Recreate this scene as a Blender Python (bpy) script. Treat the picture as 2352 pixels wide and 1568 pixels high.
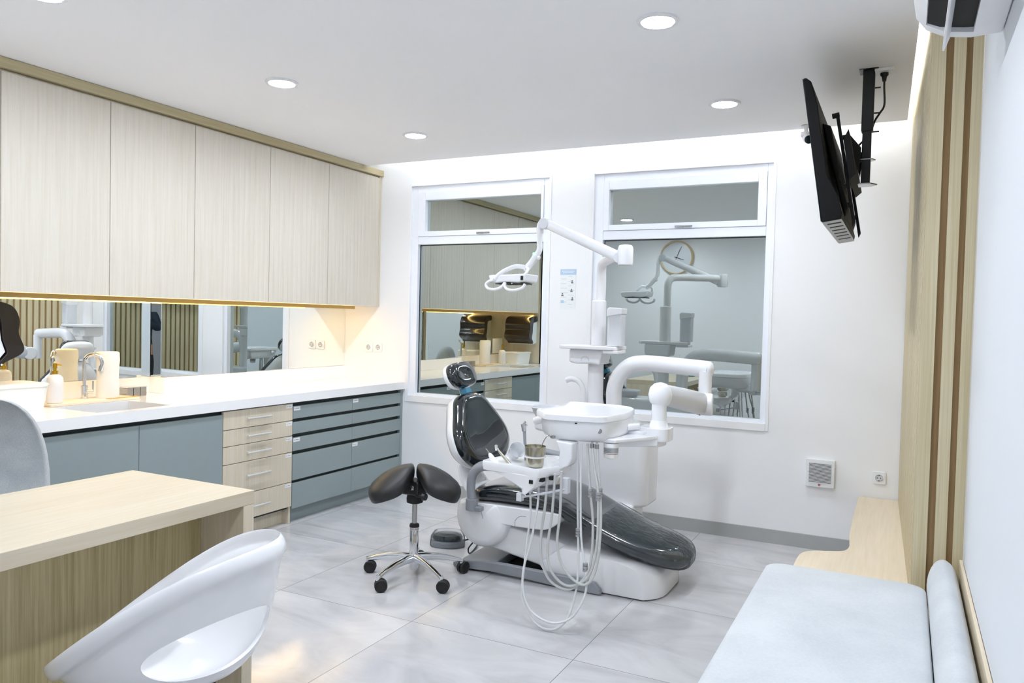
import bpy, bmesh, math, random
from mathutils import Vector, Matrix
PI = math.pi
random.seed(7)
S = bpy.context.scene
C = S.collection
for o in list(bpy.data.objects): bpy.data.objects.remove(o, do_unlink=True)

# ---------------------------------------------------------------- camera, world, exposure
YAW, PITCH, ROLL, FX = 0.46975, -0.03008, 0.02417, 1775.7
cam_data = bpy.data.cameras.new('camera'); cam = bpy.data.objects.new('camera', cam_data); C.objects.link(cam)
fwd = Vector((-math.sin(YAW)*math.cos(PITCH), math.cos(YAW)*math.cos(PITCH), math.sin(PITCH)))
rgt = Vector((math.cos(YAW), math.sin(YAW), 0)); upv = rgt.cross(fwd)
r2 = rgt*math.cos(ROLL) + upv*math.sin(ROLL); u2 = -rgt*math.sin(ROLL) + upv*math.cos(ROLL)
mw = Matrix(((r2.x, u2.x, -fwd.x), (r2.y, u2.y, -fwd.y), (r2.z, u2.z, -fwd.z))).to_4x4()
mw.translation = Vector((3.58259, -5.16976, 1.40366))
cam.matrix_world = mw
cam_data.sensor_width = 36; cam_data.lens = 36*FX/2352; cam_data.clip_start = 0.03
S.camera = cam
S.view_settings.view_transform = 'Standard'; S.view_settings.look = 'None'
S.view_settings.gamma = 1; S.view_settings.use_curve_mapping = False
S.view_settings.exposure = 2.48
S.cycles.diffuse_bounces = 8; S.cycles.glossy_bounces = 8; S.cycles.max_bounces = 14; S.cycles.transparent_max_bounces = 12
wd = bpy.data.worlds.new('world'); S.world = wd; wd.use_nodes = True
wd.node_tree.nodes['Background'].inputs[0].default_value = (0.75, 0.8, 0.85, 1)
wd.node_tree.nodes['Background'].inputs[1].default_value = 0.25
DOWNLIGHT_POWER = 58.0      # emission of each round ceiling downlight
COVE_POWER = 3.6            # cove strips above the dropped ceiling
LED_POWER = 6.0            # warm strip under the wall cabinets

# ---------------------------------------------------------------- materials
def lin(c):
    return tuple(((v/255)/12.92 if v/255 <= .04045 else ((v/255+.055)/1.055)**2.4) for v in c) + (1,)
def nodes(name):
    m = bpy.data.materials.new(name); m.use_nodes = True
    nt = m.node_tree; b = nt.nodes['Principled BSDF']
    return m, nt, b
def mat(name, rgb, rough=.5, metal=0, coat=0, noise=0, nscale=20, bump=0, bscale=60, spec=.5, trans=0, sheen=0, alpha=1):
    m, nt, b = nodes(name)
    b.inputs['Base Color'].default_value = lin(rgb); b.inputs['Roughness'].default_value = rough
    b.inputs['Metallic'].default_value = metal; b.inputs['Coat Weight'].default_value = coat
    b.inputs['Coat Roughness'].default_value = .04; b.inputs['Specular IOR Level'].default_value = spec
    b.inputs['Transmission Weight'].default_value = trans; b.inputs['Sheen Weight'].default_value = sheen
    b.inputs['Alpha'].default_value = alpha
    tc = nt.nodes.new('ShaderNodeTexCoord')
    n = nt.nodes.new('ShaderNodeTexNoise'); n.inputs['Scale'].default_value = nscale; n.inputs['Detail'].default_value = 4
    nt.links.new(tc.outputs['Object'], n.inputs['Vector'])
    mx = nt.nodes.new('ShaderNodeMix'); mx.data_type = 'RGBA'
    c = lin(rgb); k = noise if noise else .02
    mx.inputs[6].default_value = tuple(min(1, v*(1-k)) for v in c[:3])+(1,); mx.inputs[7].default_value = tuple(min(1, v*(1+k)) for v in c[:3])+(1,)
    nt.links.new(n.outputs[0], mx.inputs[0]); nt.links.new(mx.outputs[2], b.inputs['Base Color'])
    if bump:
        n2 = nt.nodes.new('ShaderNodeTexNoise'); n2.inputs['Scale'].default_value = bscale; n2.inputs['Detail'].default_value = 5
        bp = nt.nodes.new('ShaderNodeBump'); bp.inputs['Strength'].default_value = bump; bp.inputs['Distance'].default_value = .01
        nt.links.new(tc.outputs['Object'], n2.inputs['Vector']); nt.links.new(n2.outputs[0], bp.inputs['Height']); nt.links.new(bp.outputs[0], b.inputs['Normal'])
    return m
def wood(name, a, b_, scale=(60, 60, 1.6), rough=.5, coat=0):
    m, nt, b = nodes(name)
    tc = nt.nodes.new('ShaderNodeTexCoord'); mp = nt.nodes.new('ShaderNodeMapping'); mp.inputs['Scale'].default_value = scale
    n = nt.nodes.new('ShaderNodeTexNoise'); n.inputs['Scale'].default_value = 1.6; n.inputs['Detail'].default_value = 7; n.inputs['Roughness'].default_value = .65
    n2 = nt.nodes.new('ShaderNodeTexNoise'); n2.inputs['Scale'].default_value = .25; n2.inputs['Detail'].default_value = 2
    r = nt.nodes.new('ShaderNodeValToRGB'); r.color_ramp.elements[0].position = .3; r.color_ramp.elements[1].position = .68
    r.color_ramp.elements[0].color = lin(b_); r.color_ramp.elements[1].color = lin(a)
    add = nt.nodes.new('ShaderNodeMath'); add.operation = 'MULTIPLY_ADD'; add.inputs[1].default_value = .4; 
    nt.links.new(tc.outputs['Object'], mp.inputs[0]); nt.links.new(mp.outputs[0], n.inputs['Vector']); nt.links.new(mp.outputs[0], n2.inputs['Vector'])
    sub = nt.nodes.new('ShaderNodeMath'); sub.operation = 'SUBTRACT'; sub.inputs[1].default_value = .5
    nt.links.new(n2.outputs[0], sub.inputs[0]); nt.links.new(sub.outputs[0], add.inputs[0]); nt.links.new(n.outputs[0], add.inputs[2])
    nt.links.new(add.outputs[0], r.inputs[0]); nt.links.new(r.outputs[0], b.inputs['Base Color'])
    b.inputs['Roughness'].default_value = rough; b.inputs['Coat Weight'].default_value = coat
    bp = nt.nodes.new('ShaderNodeBump'); bp.inputs['Strength'].default_value = .08; bp.inputs['Distance'].default_value = .004
    nt.links.new(n.outputs[0], bp.inputs['Height']); nt.links.new(bp.outputs[0], b.inputs['Normal'])
    return m
def emit(name, rgb, strength):
    m = bpy.data.materials.new(name); m.use_nodes = True; nt = m.node_tree
    nt.nodes.remove(nt.nodes['Principled BSDF']); e = nt.nodes.new('ShaderNodeEmission')
    e.inputs[0].default_value = lin(rgb); e.inputs[1].default_value = strength
    nt.links.new(e.outputs[0], nt.nodes['Material Output'].inputs[0]); return m
def floor_mat():
    m, nt, b = nodes('polished_floor_tile')
    g = nt.nodes.new('ShaderNodeNewGeometry'); sp = nt.nodes.new('ShaderNodeSeparateXYZ'); nt.links.new(g.outputs['Position'], sp.inputs[0])
    def line(sock, off):
        a = nt.nodes.new('ShaderNodeMath'); a.operation = 'SUBTRACT'; a.inputs[1].default_value = off; nt.links.new(sock, a.inputs[0])
        w = nt.nodes.new('ShaderNodeMath'); w.operation = 'PINGPONG'; w.inputs[1].default_value = .4; nt.links.new(a.outputs[0], w.inputs[0])
        c = nt.nodes.new('ShaderNodeMath'); c.operation = 'LESS_THAN'; c.inputs[1].default_value = .0014; nt.links.new(w.outputs[0], c.inputs[0]); return c
    lx = line(sp.outputs['X'], 1.608); ly = line(sp.outputs['Y'], -1.43)
    mx = nt.nodes.new('ShaderNodeMath'); mx.operation = 'MAXIMUM'; nt.links.new(lx.outputs[0], mx.inputs[0]); nt.links.new(ly.outputs[0], mx.inputs[1])
    # per-tile shift so that every tile carries its own veins
    fl = nt.nodes.new('ShaderNodeVectorMath'); fl.operation = 'SNAP'; fl.inputs[1].default_value = (.8, .8, .8)
    of = nt.nodes.new('ShaderNodeVectorMath'); of.operation = 'SUBTRACT'; of.inputs[1].default_value = (1.608-.8*4, -1.43-.8*9, -.4)
    nt.links.new(g.outputs['Position'], of.inputs[0]); nt.links.new(of.outputs[0], fl.inputs[0])
    sc = nt.nodes.new('ShaderNodeVectorMath'); sc.operation = 'MULTIPLY_ADD'; sc.inputs[1].default_value = (3.7, 5.3, 0)
    nt.links.new(fl.outputs[0], sc.inputs[0]); nt.links.new(g.outputs['Position'], sc.inputs[2])
    mp = nt.nodes.new('ShaderNodeMapping'); mp.inputs['Scale'].default_value = (1, 2.2, 1); mp.inputs['Rotation'].default_value = (0, 0, .5)
    nt.links.new(sc.outputs[0], mp.inputs[0])
    n = nt.nodes.new('ShaderNodeTexNoise'); n.inputs['Scale'].default_value = 1.7; n.inputs['Detail'].default_value = 8; n.inputs['Roughness'].default_value = .6; n.inputs['Distortion'].default_value = 1.2
    nt.links.new(mp.outputs[0], n.inputs['Vector'])
    r = nt.nodes.new('ShaderNodeValToRGB'); e = r.color_ramp.elements
    e[0].position = .3; e[0].color = lin((180, 180, 182)); e[1].position = .66; e[1].color = lin((206, 206, 208))
    x = r.color_ramp.elements.new(.48); x.color = lin((195, 195, 198))
    nt.links.new(n.outputs[0], r.inputs[0])
    m2 = nt.nodes.new('ShaderNodeMix'); m2.data_type = 'RGBA'; m2.inputs[7].default_value = lin((120, 120, 120))
    nt.links.new(mx.outputs[0], m2.inputs[0]); nt.links.new(r.outputs[0], m2.inputs[6]); nt.links.new(m2.outputs[2], b.inputs['Base Color'])
    b.inputs['Roughness'].default_value = .13; b.inputs['Specular IOR Level'].default_value = .5
    n3 = nt.nodes.new('ShaderNodeTexNoise'); n3.inputs['Scale'].default_value = 9; n3.inputs['Detail'].default_value = 2
    bp = nt.nodes.new('ShaderNodeBump'); bp.inputs['Strength'].default_value = .03; bp.inputs['Distance'].default_value = .02
    nt.links.new(g.outputs['Position'], n3.inputs['Vector']); nt.links.new(n3.outputs[0], bp.inputs['Height']); nt.links.new(bp.outputs[0], b.inputs['Normal'])
    return m
def fabric(name, a, b_, scale=300, rough=.9):
    m, nt, b = nodes(name)
    tc = nt.nodes.new('ShaderNodeTexCoord'); n = nt.nodes.new('ShaderNodeTexNoise'); n.inputs['Scale'].default_value = scale; n.inputs['Detail'].default_value = 3
    n2 = nt.nodes.new('ShaderNodeTexNoise'); n2.inputs['Scale'].default_value = 5; n2.inputs['Detail'].default_value = 5
    ad = nt.nodes.new('ShaderNodeMath'); ad.operation = 'MULTIPLY_ADD'; ad.inputs[1].default_value = .5
    r = nt.nodes.new('ShaderNodeValToRGB'); r.color_ramp.elements[0].position = .5; r.color_ramp.elements[1].position = .95
    r.color_ramp.elements[0].color = lin(b_); r.color_ramp.elements[1].color = lin(a)
    nt.links.new(tc.outputs['Object'], n.inputs['Vector']); nt.links.new(tc.outputs['Object'], n2.inputs['Vector'])
    nt.links.new(n.outputs[0], ad.inputs[0]); nt.links.new(n2.outputs[0], ad.inputs[2]); nt.links.new(ad.outputs[0], r.inputs[0]); nt.links.new(r.outputs[0], b.inputs['Base Color'])
    b.inputs['Roughness'].default_value = rough; b.inputs['Sheen Weight'].default_value = .3
    bp = nt.nodes.new('ShaderNodeBump'); bp.inputs['Strength'].default_value = .15; bp.inputs['Distance'].default_value = .002
    nt.links.new(n.outputs[0], bp.inputs['Height']); nt.links.new(bp.outputs[0], b.inputs['Normal'])
    return m
def film_mat():
    m = bpy.data.materials.new('clear_plastic_film'); m.use_nodes = True; nt = m.node_tree; nt.nodes.remove(nt.nodes['Principled BSDF'])
    t = nt.nodes.new('ShaderNodeBsdfTransparent'); g = nt.nodes.new('ShaderNodeBsdfGlossy'); g.inputs['Roughness'].default_value = .07
    d = nt.nodes.new('ShaderNodeBsdfDiffuse'); d.inputs[0].default_value = (.35, .42, .46, 1)
    tc = nt.nodes.new('ShaderNodeTexCoord'); n = nt.nodes.new('ShaderNodeTexNoise'); n.inputs['Scale'].default_value = 16; n.inputs['Detail'].default_value = 6; n.inputs['Distortion'].default_value = 2
    bp = nt.nodes.new('ShaderNodeBump'); bp.inputs['Strength'].default_value = .5; bp.inputs['Distance'].default_value = .012
    nt.links.new(tc.outputs['Object'], n.inputs['Vector']); nt.links.new(n.outputs[0], bp.inputs['Height']); nt.links.new(bp.outputs[0], g.inputs['Normal'])
    f = nt.nodes.new('ShaderNodeLayerWeight'); f.inputs[0].default_value = .12; nt.links.new(bp.outputs[0], f.inputs['Normal'])
    a = nt.nodes.new('ShaderNodeMixShader'); a.inputs[0].default_value = .10
    nt.links.new(t.outputs[0], a.inputs[1]); nt.links.new(d.outputs[0], a.inputs[2])
    b = nt.nodes.new('ShaderNodeMixShader'); nt.links.new(f.outputs[0], b.inputs[0]); nt.links.new(a.outputs[0], b.inputs[1]); nt.links.new(g.outputs[0], b.inputs[2])
    nt.links.new(b.outputs[0], nt.nodes['Material Output'].inputs[0]); return m
def clear_mat(name, tint=(1, 1, 1, 1), k=.12):
    m = bpy.data.materials.new(name); m.use_nodes = True; nt = m.node_tree; nt.nodes.remove(nt.nodes['Principled BSDF'])
    t = nt.nodes.new('ShaderNodeBsdfTransparent'); t.inputs[0].default_value = tint; g = nt.nodes.new('ShaderNodeBsdfGlossy'); g.inputs['Roughness'].default_value = .05
    d = nt.nodes.new('ShaderNodeBsdfDiffuse'); d.inputs[0].default_value = (.9, .92, .94, 1)
    a = nt.nodes.new('ShaderNodeMixShader'); a.inputs[0].default_value = k; nt.links.new(t.outputs[0], a.inputs[1]); nt.links.new(d.outputs[0], a.inputs[2])
    f = nt.nodes.new('ShaderNodeLayerWeight'); f.inputs[0].default_value = .12
    b = nt.nodes.new('ShaderNodeMixShader'); nt.links.new(f.outputs[0], b.inputs[0]); nt.links.new(a.outputs[0], b.inputs[1]); nt.links.new(g.outputs[0], b.inputs[2])
    nt.links.new(b.outputs[0], nt.nodes['Material Output'].inputs[0]); return m
M = dict(
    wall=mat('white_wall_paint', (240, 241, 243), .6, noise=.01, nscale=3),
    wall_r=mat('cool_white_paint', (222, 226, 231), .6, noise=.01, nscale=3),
    ceil=mat('ceiling_paint', (246, 246, 248), .85, noise=.012, nscale=2),
    floor=floor_mat(),
    skirt=mat('grey_stone_skirting', (172, 174, 174), .4, noise=.06, nscale=6),
    wood=wood('pale_ash_veneer', (220, 211, 193), (206, 194, 169)),
    wooddoor=wood('pale_ash_door', (219, 213, 201), (210, 202, 187)),
    crown=wood('ash_trim', (200, 189, 154), (182, 169, 130), (8, 2, 60)),
    woodh=wood('pale_ash_top', (206, 196, 176), (197, 184, 160), (40, 1.6, 40), .5, 0),
    woodb=wood('bench_ash', (232, 218, 194), (222, 206, 178), (40, 1.6, 40), .45),
    woodk=wood('desk_panel_ash', (196, 182, 142), (158, 143, 100)),
    slat=wood('slat_ash', (214, 202, 170), (192, 178, 140), (90, 90, 1.2)),
    groove=wood('slat_backing', (170, 140, 98), (146, 116, 74), (60, 60, 1.5)),
    batten_rib=mat('batten_glow_and_rib_gold', (214, 178, 104), .5),  # golden tone holds the LED glow on the batten; mat ribs share it
    blue=mat('blue_grey_laminate', (144, 157, 158), .42, noise=.02),
    bluek=mat('dark_channel', (38, 48, 48), .6),
    top=mat('white_quartz_worktop', (246, 246, 247), .16, noise=.006, coat=.3),
    whiteg=mat('white_gloss_plastic', (236, 237, 240), .22, coat=.4),
    silver=mat('satin_silver_handle', (214, 214, 212), .38, metal=.35),
    whitem=mat('white_satin_plastic', (236, 236, 238), .42),
    pale=mat('pale_grey_plastic', (214, 217, 222), .3),
    frame=mat('white_window_pvc', (238, 242, 250), .3),
    mirror=mat('mirror_silver', (243, 247, 246), .005, metal=1, noise=.001),
    glass=mat('tinted_reflective_pane', (186, 194, 192), .006, metal=1, noise=.001),
    chrome=mat('polished_chrome', (225, 228, 232), .07, metal=1),
    alu=mat('cast_aluminium', (178, 178, 178), .25, metal=1, noise=.05),
    steel=mat('brushed_steel', (188, 184, 168), .22, metal=1, noise=.06),
    gold=mat('gold_pump', (218, 176, 60), .22, metal=1),
    black=mat('black_satin_plastic', (20, 21, 22), .4),
    tvblack=mat('television_black', (7, 8, 9), .55, spec=.2),
    blackm=mat('matte_black', (12, 12, 13), .7),
    leather=mat('black_leatherette', (28, 29, 31), .42, bump=.12, bscale=300),
    vinyl=mat('dark_slate_vinyl', (20, 29, 34), .12, coat=.9, bump=.12, bscale=9),
    vinyl2=mat('slate_vinyl', (44, 54, 62), .34, coat=.2, bump=.05, bscale=14),
    grey=mat('silver_grey_plastic', (146, 150, 156), .38, noise=.03),
    hose=mat('grey_rubber_hose', (196, 198, 196), .45),
    hosew=mat('white_rubber_hose', (222, 224, 226), .4),
    clip=mat('grey_clip', (160, 162, 164), .4),
    velvet=fabric('grey_velvet', (206, 210, 213), (188, 193, 197), 120, .85),
    gfab=fabric('grey_woven', (190, 194, 196), (150, 155, 158), 260),
    sticker=mat('white_sticker', (236, 238, 240), .5),
    ink=mat('grey_print', (120, 124, 130), .6),
    paper=mat('paper', (236, 240, 240), .7),
    pblue=mat('poster_blue', (178, 204, 228), .6),
    red=mat('red_badge', (140, 18, 40), .5),
    smoke=clear_mat('smoked_plastic', (.12, .08, .06, 1), .03),
    clear=clear_mat('clear_plastic', (1, 1, 1, 1), .7), film=film_mat(),
    dispb=mat('dark_brown_plastic', (32, 25, 20), .25, coat=.4),
    beige=mat('beige_mat', (232, 222, 200), .5),
    tub=mat('milky_plastic', (240, 239, 234), .35),
    teal=mat('teal_print', (40, 140, 140), .5),
    blueplug=mat('blue_cap', (80, 150, 180), .4),
    led=emit('warm_led', (255, 214, 140), LED_POWER), down=emit('downlight_glow', (238, 245, 255), DOWNLIGHT_POWER),
    cove=emit('cove_led', (246, 250, 250), COVE_POWER), green=emit('green_led', (60, 255, 120), 3),
    skin=mat('skin', (196, 150, 124), .5), hair=mat('black_hair', (18, 16, 15), .6), cloth=mat('navy_cloth', (34, 46, 58), .85),
    trouser=mat('dark_trousers', (24, 28, 34), .85), face=mat('clock_face', (224, 228, 230), .5), cork=mat('pale_wood_rim', (206, 186, 148), .5),
    door=mat('white_door', (226, 232, 238), .4), wheel=mat('wheel_rubber', (18, 20, 21), .5),
)

# ---------------------------------------------------------------- mesh builder
class MB:
    def __init__(s): s.v = []; s.f = []
    def add(s, vs, fs):
        n = len(s.v); s.v += [tuple(v) for v in vs]; s.f += [tuple(i+n for i in f) for f in fs]; return s
    def box(s, x0, x1, y0, y1, z0, z1, rot=None, piv=None):
        vs = [Vector((x, y, z)) for z in (z0, z1) for y in (y0, y1) for x in (x0, x1)]
        if rot is not None:
            p = Vector(piv); vs = [p + rot @ (v-p) for v in vs]
        return s.add(vs, [(0, 2, 3, 1), (4, 5, 7, 6), (0, 1, 5, 4), (2, 6, 7, 3), (0, 4, 6, 2), (1, 3, 7, 5)])
    def rings(s, rings, cap0=True, cap1=True, closed=True):
        n = len(rings[0]); vs = [p for r in rings for p in r]; fs = []
        for i in range(len(rings)-1):
            for j in range(n if closed else n-1):
                k = (j+1) % n; fs.append((i*n+j, i*n+k, (i+1)*n+k, (i+1)*n+j))
        if cap0: fs.append(tuple(reversed(range(n))))
        if cap1: fs.append(tuple(range((len(rings)-1)*n, len(rings)*n)))
        return s.add(vs, fs)
    def cyl(s, p0, p1, r0, r1=None, n=24):
        r1 = r0 if r1 is None else r1; p0 = Vector(p0); p1 = Vector(p1); d = (p1-p0).normalized()
        a = d.orthogonal().normalized(); b = d.cross(a)
        R = lambda p, r: [p + (a*math.cos(t*2*PI/n)+b*math.sin(t*2*PI/n))*r for t in range(n)]
        return s.rings([R(p0, r0), R(p1, r1)])
    def tube(s, pts, r, n=12, up=None):
        pts = [Vector(p) for p in pts]; rs = r if isinstance(r, (list, tuple)) else [r]*len(pts); out = []
        T = [((pts[min(i+1, len(pts)-1)]-pts[max(i-1, 0)]).normalized()) for i in range(len(pts))]
        a = T[0].orthogonal().normalized()
        if up: a = (Vector(up)-T[0]*Vector(up).dot(T[0])).normalized()
        for i, p in enumerate(pts):
            a = (a - T[i]*a.dot(T[i])).normalized(); b = T[i].cross(a)
            q = rs[i]; ra, rb = q if isinstance(q, (list, tuple)) else (q, q)
            out.append([p + a*math.cos(t*2*PI/n)*ra + b*math.sin(t*2*PI/n)*rb for t in range(n)])
        return s.rings(out)
    def lathe(s, prof, c=(0, 0, 0), n=32, axis='z', cap=True):
        c = Vector(c); out = []
        for r, h in prof:
            ring = []
            for t in range(n):
                x, y = r*math.cos(t*2*PI/n), r*math.sin(t*2*PI/n)
                ring.append(c + (Vector((x, y, h)) if axis == 'z' else Vector((y, h, x)) if axis == 'y' else Vector((h, x, y))))
            out.append(ring)
        return s.rings(out, cap, cap)
    def prism(s, poly, a0, a1, axis='z'):
        f = {'z': lambda p, h: (p[0], p[1], h), 'y': lambda p, h: (p[0], h, p[1]), 'x': lambda p, h: (h, p[0], p[1])}[axis]
        return s.rings([[Vector(f(p, a0)) for p in poly], [Vector(f(p, a1)) for p in poly]])
    def pad(s, poly, O, U, V, N, t, prof=None, scale=1):
        """pillow: nested rings of the outline; prof = (inset scale, height 0..1)"""
        O, U, V, N = Vector(O), Vector(U), Vector(V), Vector(N)
        cx = sum(p[0] for p in poly)/len(poly); cy = sum(p[1] for p in poly)/len(poly)
        prof = prof or [(.05, .0), (.6, .0), (.9, .02), (.98, .15), (1, .4), (.985, .68), (.94, .86), (.85, .96), (.6, 1.03), (.3, 1.06), (.05, 1.07)]
        out = []
        for k, h in prof:
            out.append([O + U*(cx+(p[0]-cx)*k) + V*(cy+(p[1]-cy)*k) + N*h*t for p in poly])
        return s.rings(out)
def spl(pts, n=8, closed=False):
    P = [Vector(p) for p in pts]; out = []; L = len(P)
    rng = range(L if closed else L-1)
    for i in rng:
        g = (lambda k: P[k % L]) if closed else (lambda k: P[min(max(k, 0), L-1)])
        p0, p1, p2, p3 = g(i-1), g(i), g(i+1), g(i+2)
        for j in range(n):
            t = j/n
            out.append(.5*((2*p1)+(-p0+p2)*t+(2*p0-5*p1+4*p2-p3)*t*t+(-p0+3*p1-3*p2+p3)*t**3))
    if not closed: out.append(P[-1])
    return out
def spl2(pts, n=8, closed=True): return [(p.x, p.y) for p in spl([(a, b, 0) for a, b in pts], n, closed)]
def rrect(x0, x1, y0, y1, r, n=6):
    out = []
    for cx, cy, a in ((x1-r, y1-r, 0), (x0+r, y1-r, PI/2), (x0+r, y0+r, PI), (x1-r, y0+r, 1.5*PI)):
        for k in range(n+1): out.append((cx+r*math.cos(a+k*PI/2/n), cy+r*math.sin(a+k*PI/2/n)))
    return out
WL = {}
def obj(name, mb, m, parent=None, bevel=0, seg=2, sub=0, angle=35, mats=None, sol=0, origin=None):
    me = bpy.data.meshes.new(name)
    vs = [Vector(v) for v in mb.v]
    if origin is None:
        lo = [min(v[i] for v in vs) for i in range(3)]; hi = [max(v[i] for v in vs) for i in range(3)]
        origin = Vector(((lo[0]+hi[0])/2, (lo[1]+hi[1])/2, lo[2]))
    else: origin = Vector(origin)
    me.from_pydata([tuple(v-origin) for v in vs], [], mb.f)
    b = bmesh.new(); b.from_mesh(me); bmesh.ops.recalc_face_normals(b, faces=b.faces); b.to_mesh(me); b.free()
    for p in me.polygons: p.use_smooth = True
    me.set_sharp_from_angle(angle=math.radians(angle))
    me.materials.append(M[m] if isinstance(m, str) else m)
    o = bpy.data.objects.new(name, me); C.objects.link(o)
    o.parent = parent; o.location = origin - (WL[parent] if parent else Vector()); WL[o] = origin
    if sol:
        q = o.modifiers.new('solid', 'SOLIDIFY'); q.thickness = sol; q.offset = 0
    if bevel:
        q = o.modifiers.new('bevel', 'BEVEL'); q.width = bevel; q.segments = seg; q.limit_method = 'ANGLE'; q.angle_limit = math.radians(30)
        q.harden_normals = True
    if sub:
        q = o.modifiers.new('sub', 'SUBSURF'); q.levels = sub; q.render_levels = sub
    return o
def tag(o, label, cat, group=None):
    o['label'] = label; o['category'] = cat
    if group: o['group'] = group
    return o
def thing(name, label, cat, loc, group=None):
    o = bpy.data.objects.new(name, None); C.objects.link(o); o.location = loc; WL[o] = Vector(loc); o.empty_display_size = .1
    return tag(o, label, cat, group)
def struct(name, mb, m, parent=None, **k):
    o = obj(name, mb, m, parent, **k)
    if not parent: o['kind'] = 'structure'
    return o
def dup(root, delta, label=None):
    r = root.copy(); C.objects.link(r); r.location = root.location + Vector(delta)
    if label: r['label'] = label
    for ch in list(root.children):
        c = ch.copy(); C.objects.link(c); c.parent = r
        for g in list(ch.children):
            d = g.copy(); C.objects.link(d); d.parent = c
    return r
def B(*a): return MB().box(*a)
def apply_bool(o, cutter_mb, op='DIFFERENCE'):
    """cut a shape out of o's own mesh, the cutter is removed again"""
    cut = obj('cutter', cutter_mb, 'black'); q = o.modifiers.new('cut', 'BOOLEAN'); q.object = cut; q.operation = op; q.solver = 'EXACT'
    bpy.context.view_layer.update(); dg = bpy.context.evaluated_depsgraph_get()
    me = bpy.data.meshes.new_from_object(o.evaluated_get(dg)); o.modifiers.clear(); o.data = me
    bpy.data.objects.remove(cut, do_unlink=True)
    for p in me.polygons: p.use_smooth = True
    me.set_sharp_from_angle(angle=math.radians(35))

# ================================================================ ROOM SHELL
XR, YB = 3.80, -5.38
struct('floor', B(-.95, 5.2, -7.6, .12, -.08, 0), 'floor')
m = MB(); m.prism([(-.95, -.222), (3.553, -.222), (3.596, -2.0), (3.799, -2.0), (3.799, YB), (-.95, YB)], 2.58, 2.61); m.box(2.35, 5.2, -7.6, YB, 2.58, 2.61)
struct('ceiling', m, 'ceil')
struct('trim_1', B(-.95, 5.2, -7.6, .12, 2.76, 2.80), 'ceil')          # slab above the dropped ceiling
# back wall with its two window openings
m = MB(); Y0, Y1 = 0, .12; ZA, ZB = .765, 2.435
xs = [-.95, .03, 1.235, 1.585, 2.80, 3.95]
m.box(xs[0], xs[5], Y0, Y1, 0, ZA); m.box(xs[0], xs[5], Y0, Y1, ZB, 2.76)
m.box(xs[0], xs[1], Y0, Y1, ZA, ZB); m.box(xs[2], xs[3], Y0, Y1, ZA, ZB); m.box(xs[4], xs[5], Y0, Y1, ZA, ZB)
struct('wall_back', m, 'wall', angle=20)
m = MB(); m.box(-.95, -.80, -5.5, 0, 0, 2.76); m.box(-.80, -.645, -1.76, 0, 0, 2.76)
struct('wall_left', m, 'wall', angle=20)
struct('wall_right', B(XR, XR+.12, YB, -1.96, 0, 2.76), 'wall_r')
m = MB(); m.box(-.95, 2.35, YB-.12, YB, 0, 2.76); m.box(2.35, 2.45, -7.5, YB, 0, 2.76); m.box(2.35, 5.2, -7.6, -7.5, 0, 2.76); m.box(5.1, 5.2, -7.5, YB, 0, 2.76); m.box(3.92, 5.1, YB-.12, YB, 0, 2.76)
struct('wall_front', m, 'wall', angle=20)
struct('baseboard_back', B(-.02, 3.36, -.012, 0, 0, .088), 'skirt')
struct('baseboard_front', B(-.8, 2.35, YB, YB+.012, 0, .088), 'skirt')
# a closed white door seen only in the mirrors
d = struct('door_1', B(2.62, 3.42, -7.5, -7.46, 0, 2.1), 'door', bevel=.003)
h = MB(); h.cyl((3.32, -7.46, 1.02), (3.32, -7.40, 1.02), .011); h.cyl((3.32, -7.405, 1.02), (3.19, -7.405, 1.02), .010); h.box(3.295, 3.345, -7.46, -7.452, .9, 1.1)
obj('door_handle', h, 'chrome', d)

# slat cladding: long run along the right wall and its short face towards the room
def panel_pt(t): return Vector((3.58 + .055*t/1.9, -t, 0))
m = MB(); m.add([(3.592, 0, .37), (3.652, -1.912, .37), (3.8, -1.912, .37), (3.8, 0, .37), (3.592, 0, 2.76), (3.652, -1.912, 2.76), (3.8, -1.912, 2.76), (3.8, 0, 2.76)],
      [(0, 1, 5, 4), (1, 2, 6, 5), (2, 3, 7, 6), (3, 0, 4, 7), (4, 5, 6, 7), (3, 2, 1, 0)])
bk = struct('trim_2', m, 'groove', angle=20)
m = MB(); t = .012
while t < 1.87:
    a, b = panel_pt(t), panel_pt(t+.043); n = Vector((.016, .0005, 0))
    for z0, z1 in ((.37, 2.74),):
        vs = [a, b, b+n, a+n]; m.prism([(v.x, v.y) for v in vs], z0, z1)
    t += .065
for x0, x1, yb in ((3.636, 3.682, -1.915), (3.706, 3.745, -1.913), (3.766, 3.799, -1.913)): m.box(x0, x1, -1.93, yb, .37, 2.74)
m.box(3.636, 3.6515, -1.9149, -1.885, .37, 2.74)
struct('trim_3', m, 'slat', angle=20)

# light coves above the dropped ceiling
struct('trim_4', B(3.40, 3.50, -1.9, -.3, 2.612, 2.622), 'cove')
struct('trim_5', B(-.2, 3.4, -.34, -.30, 2.612, 2.622), 'cove')

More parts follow.
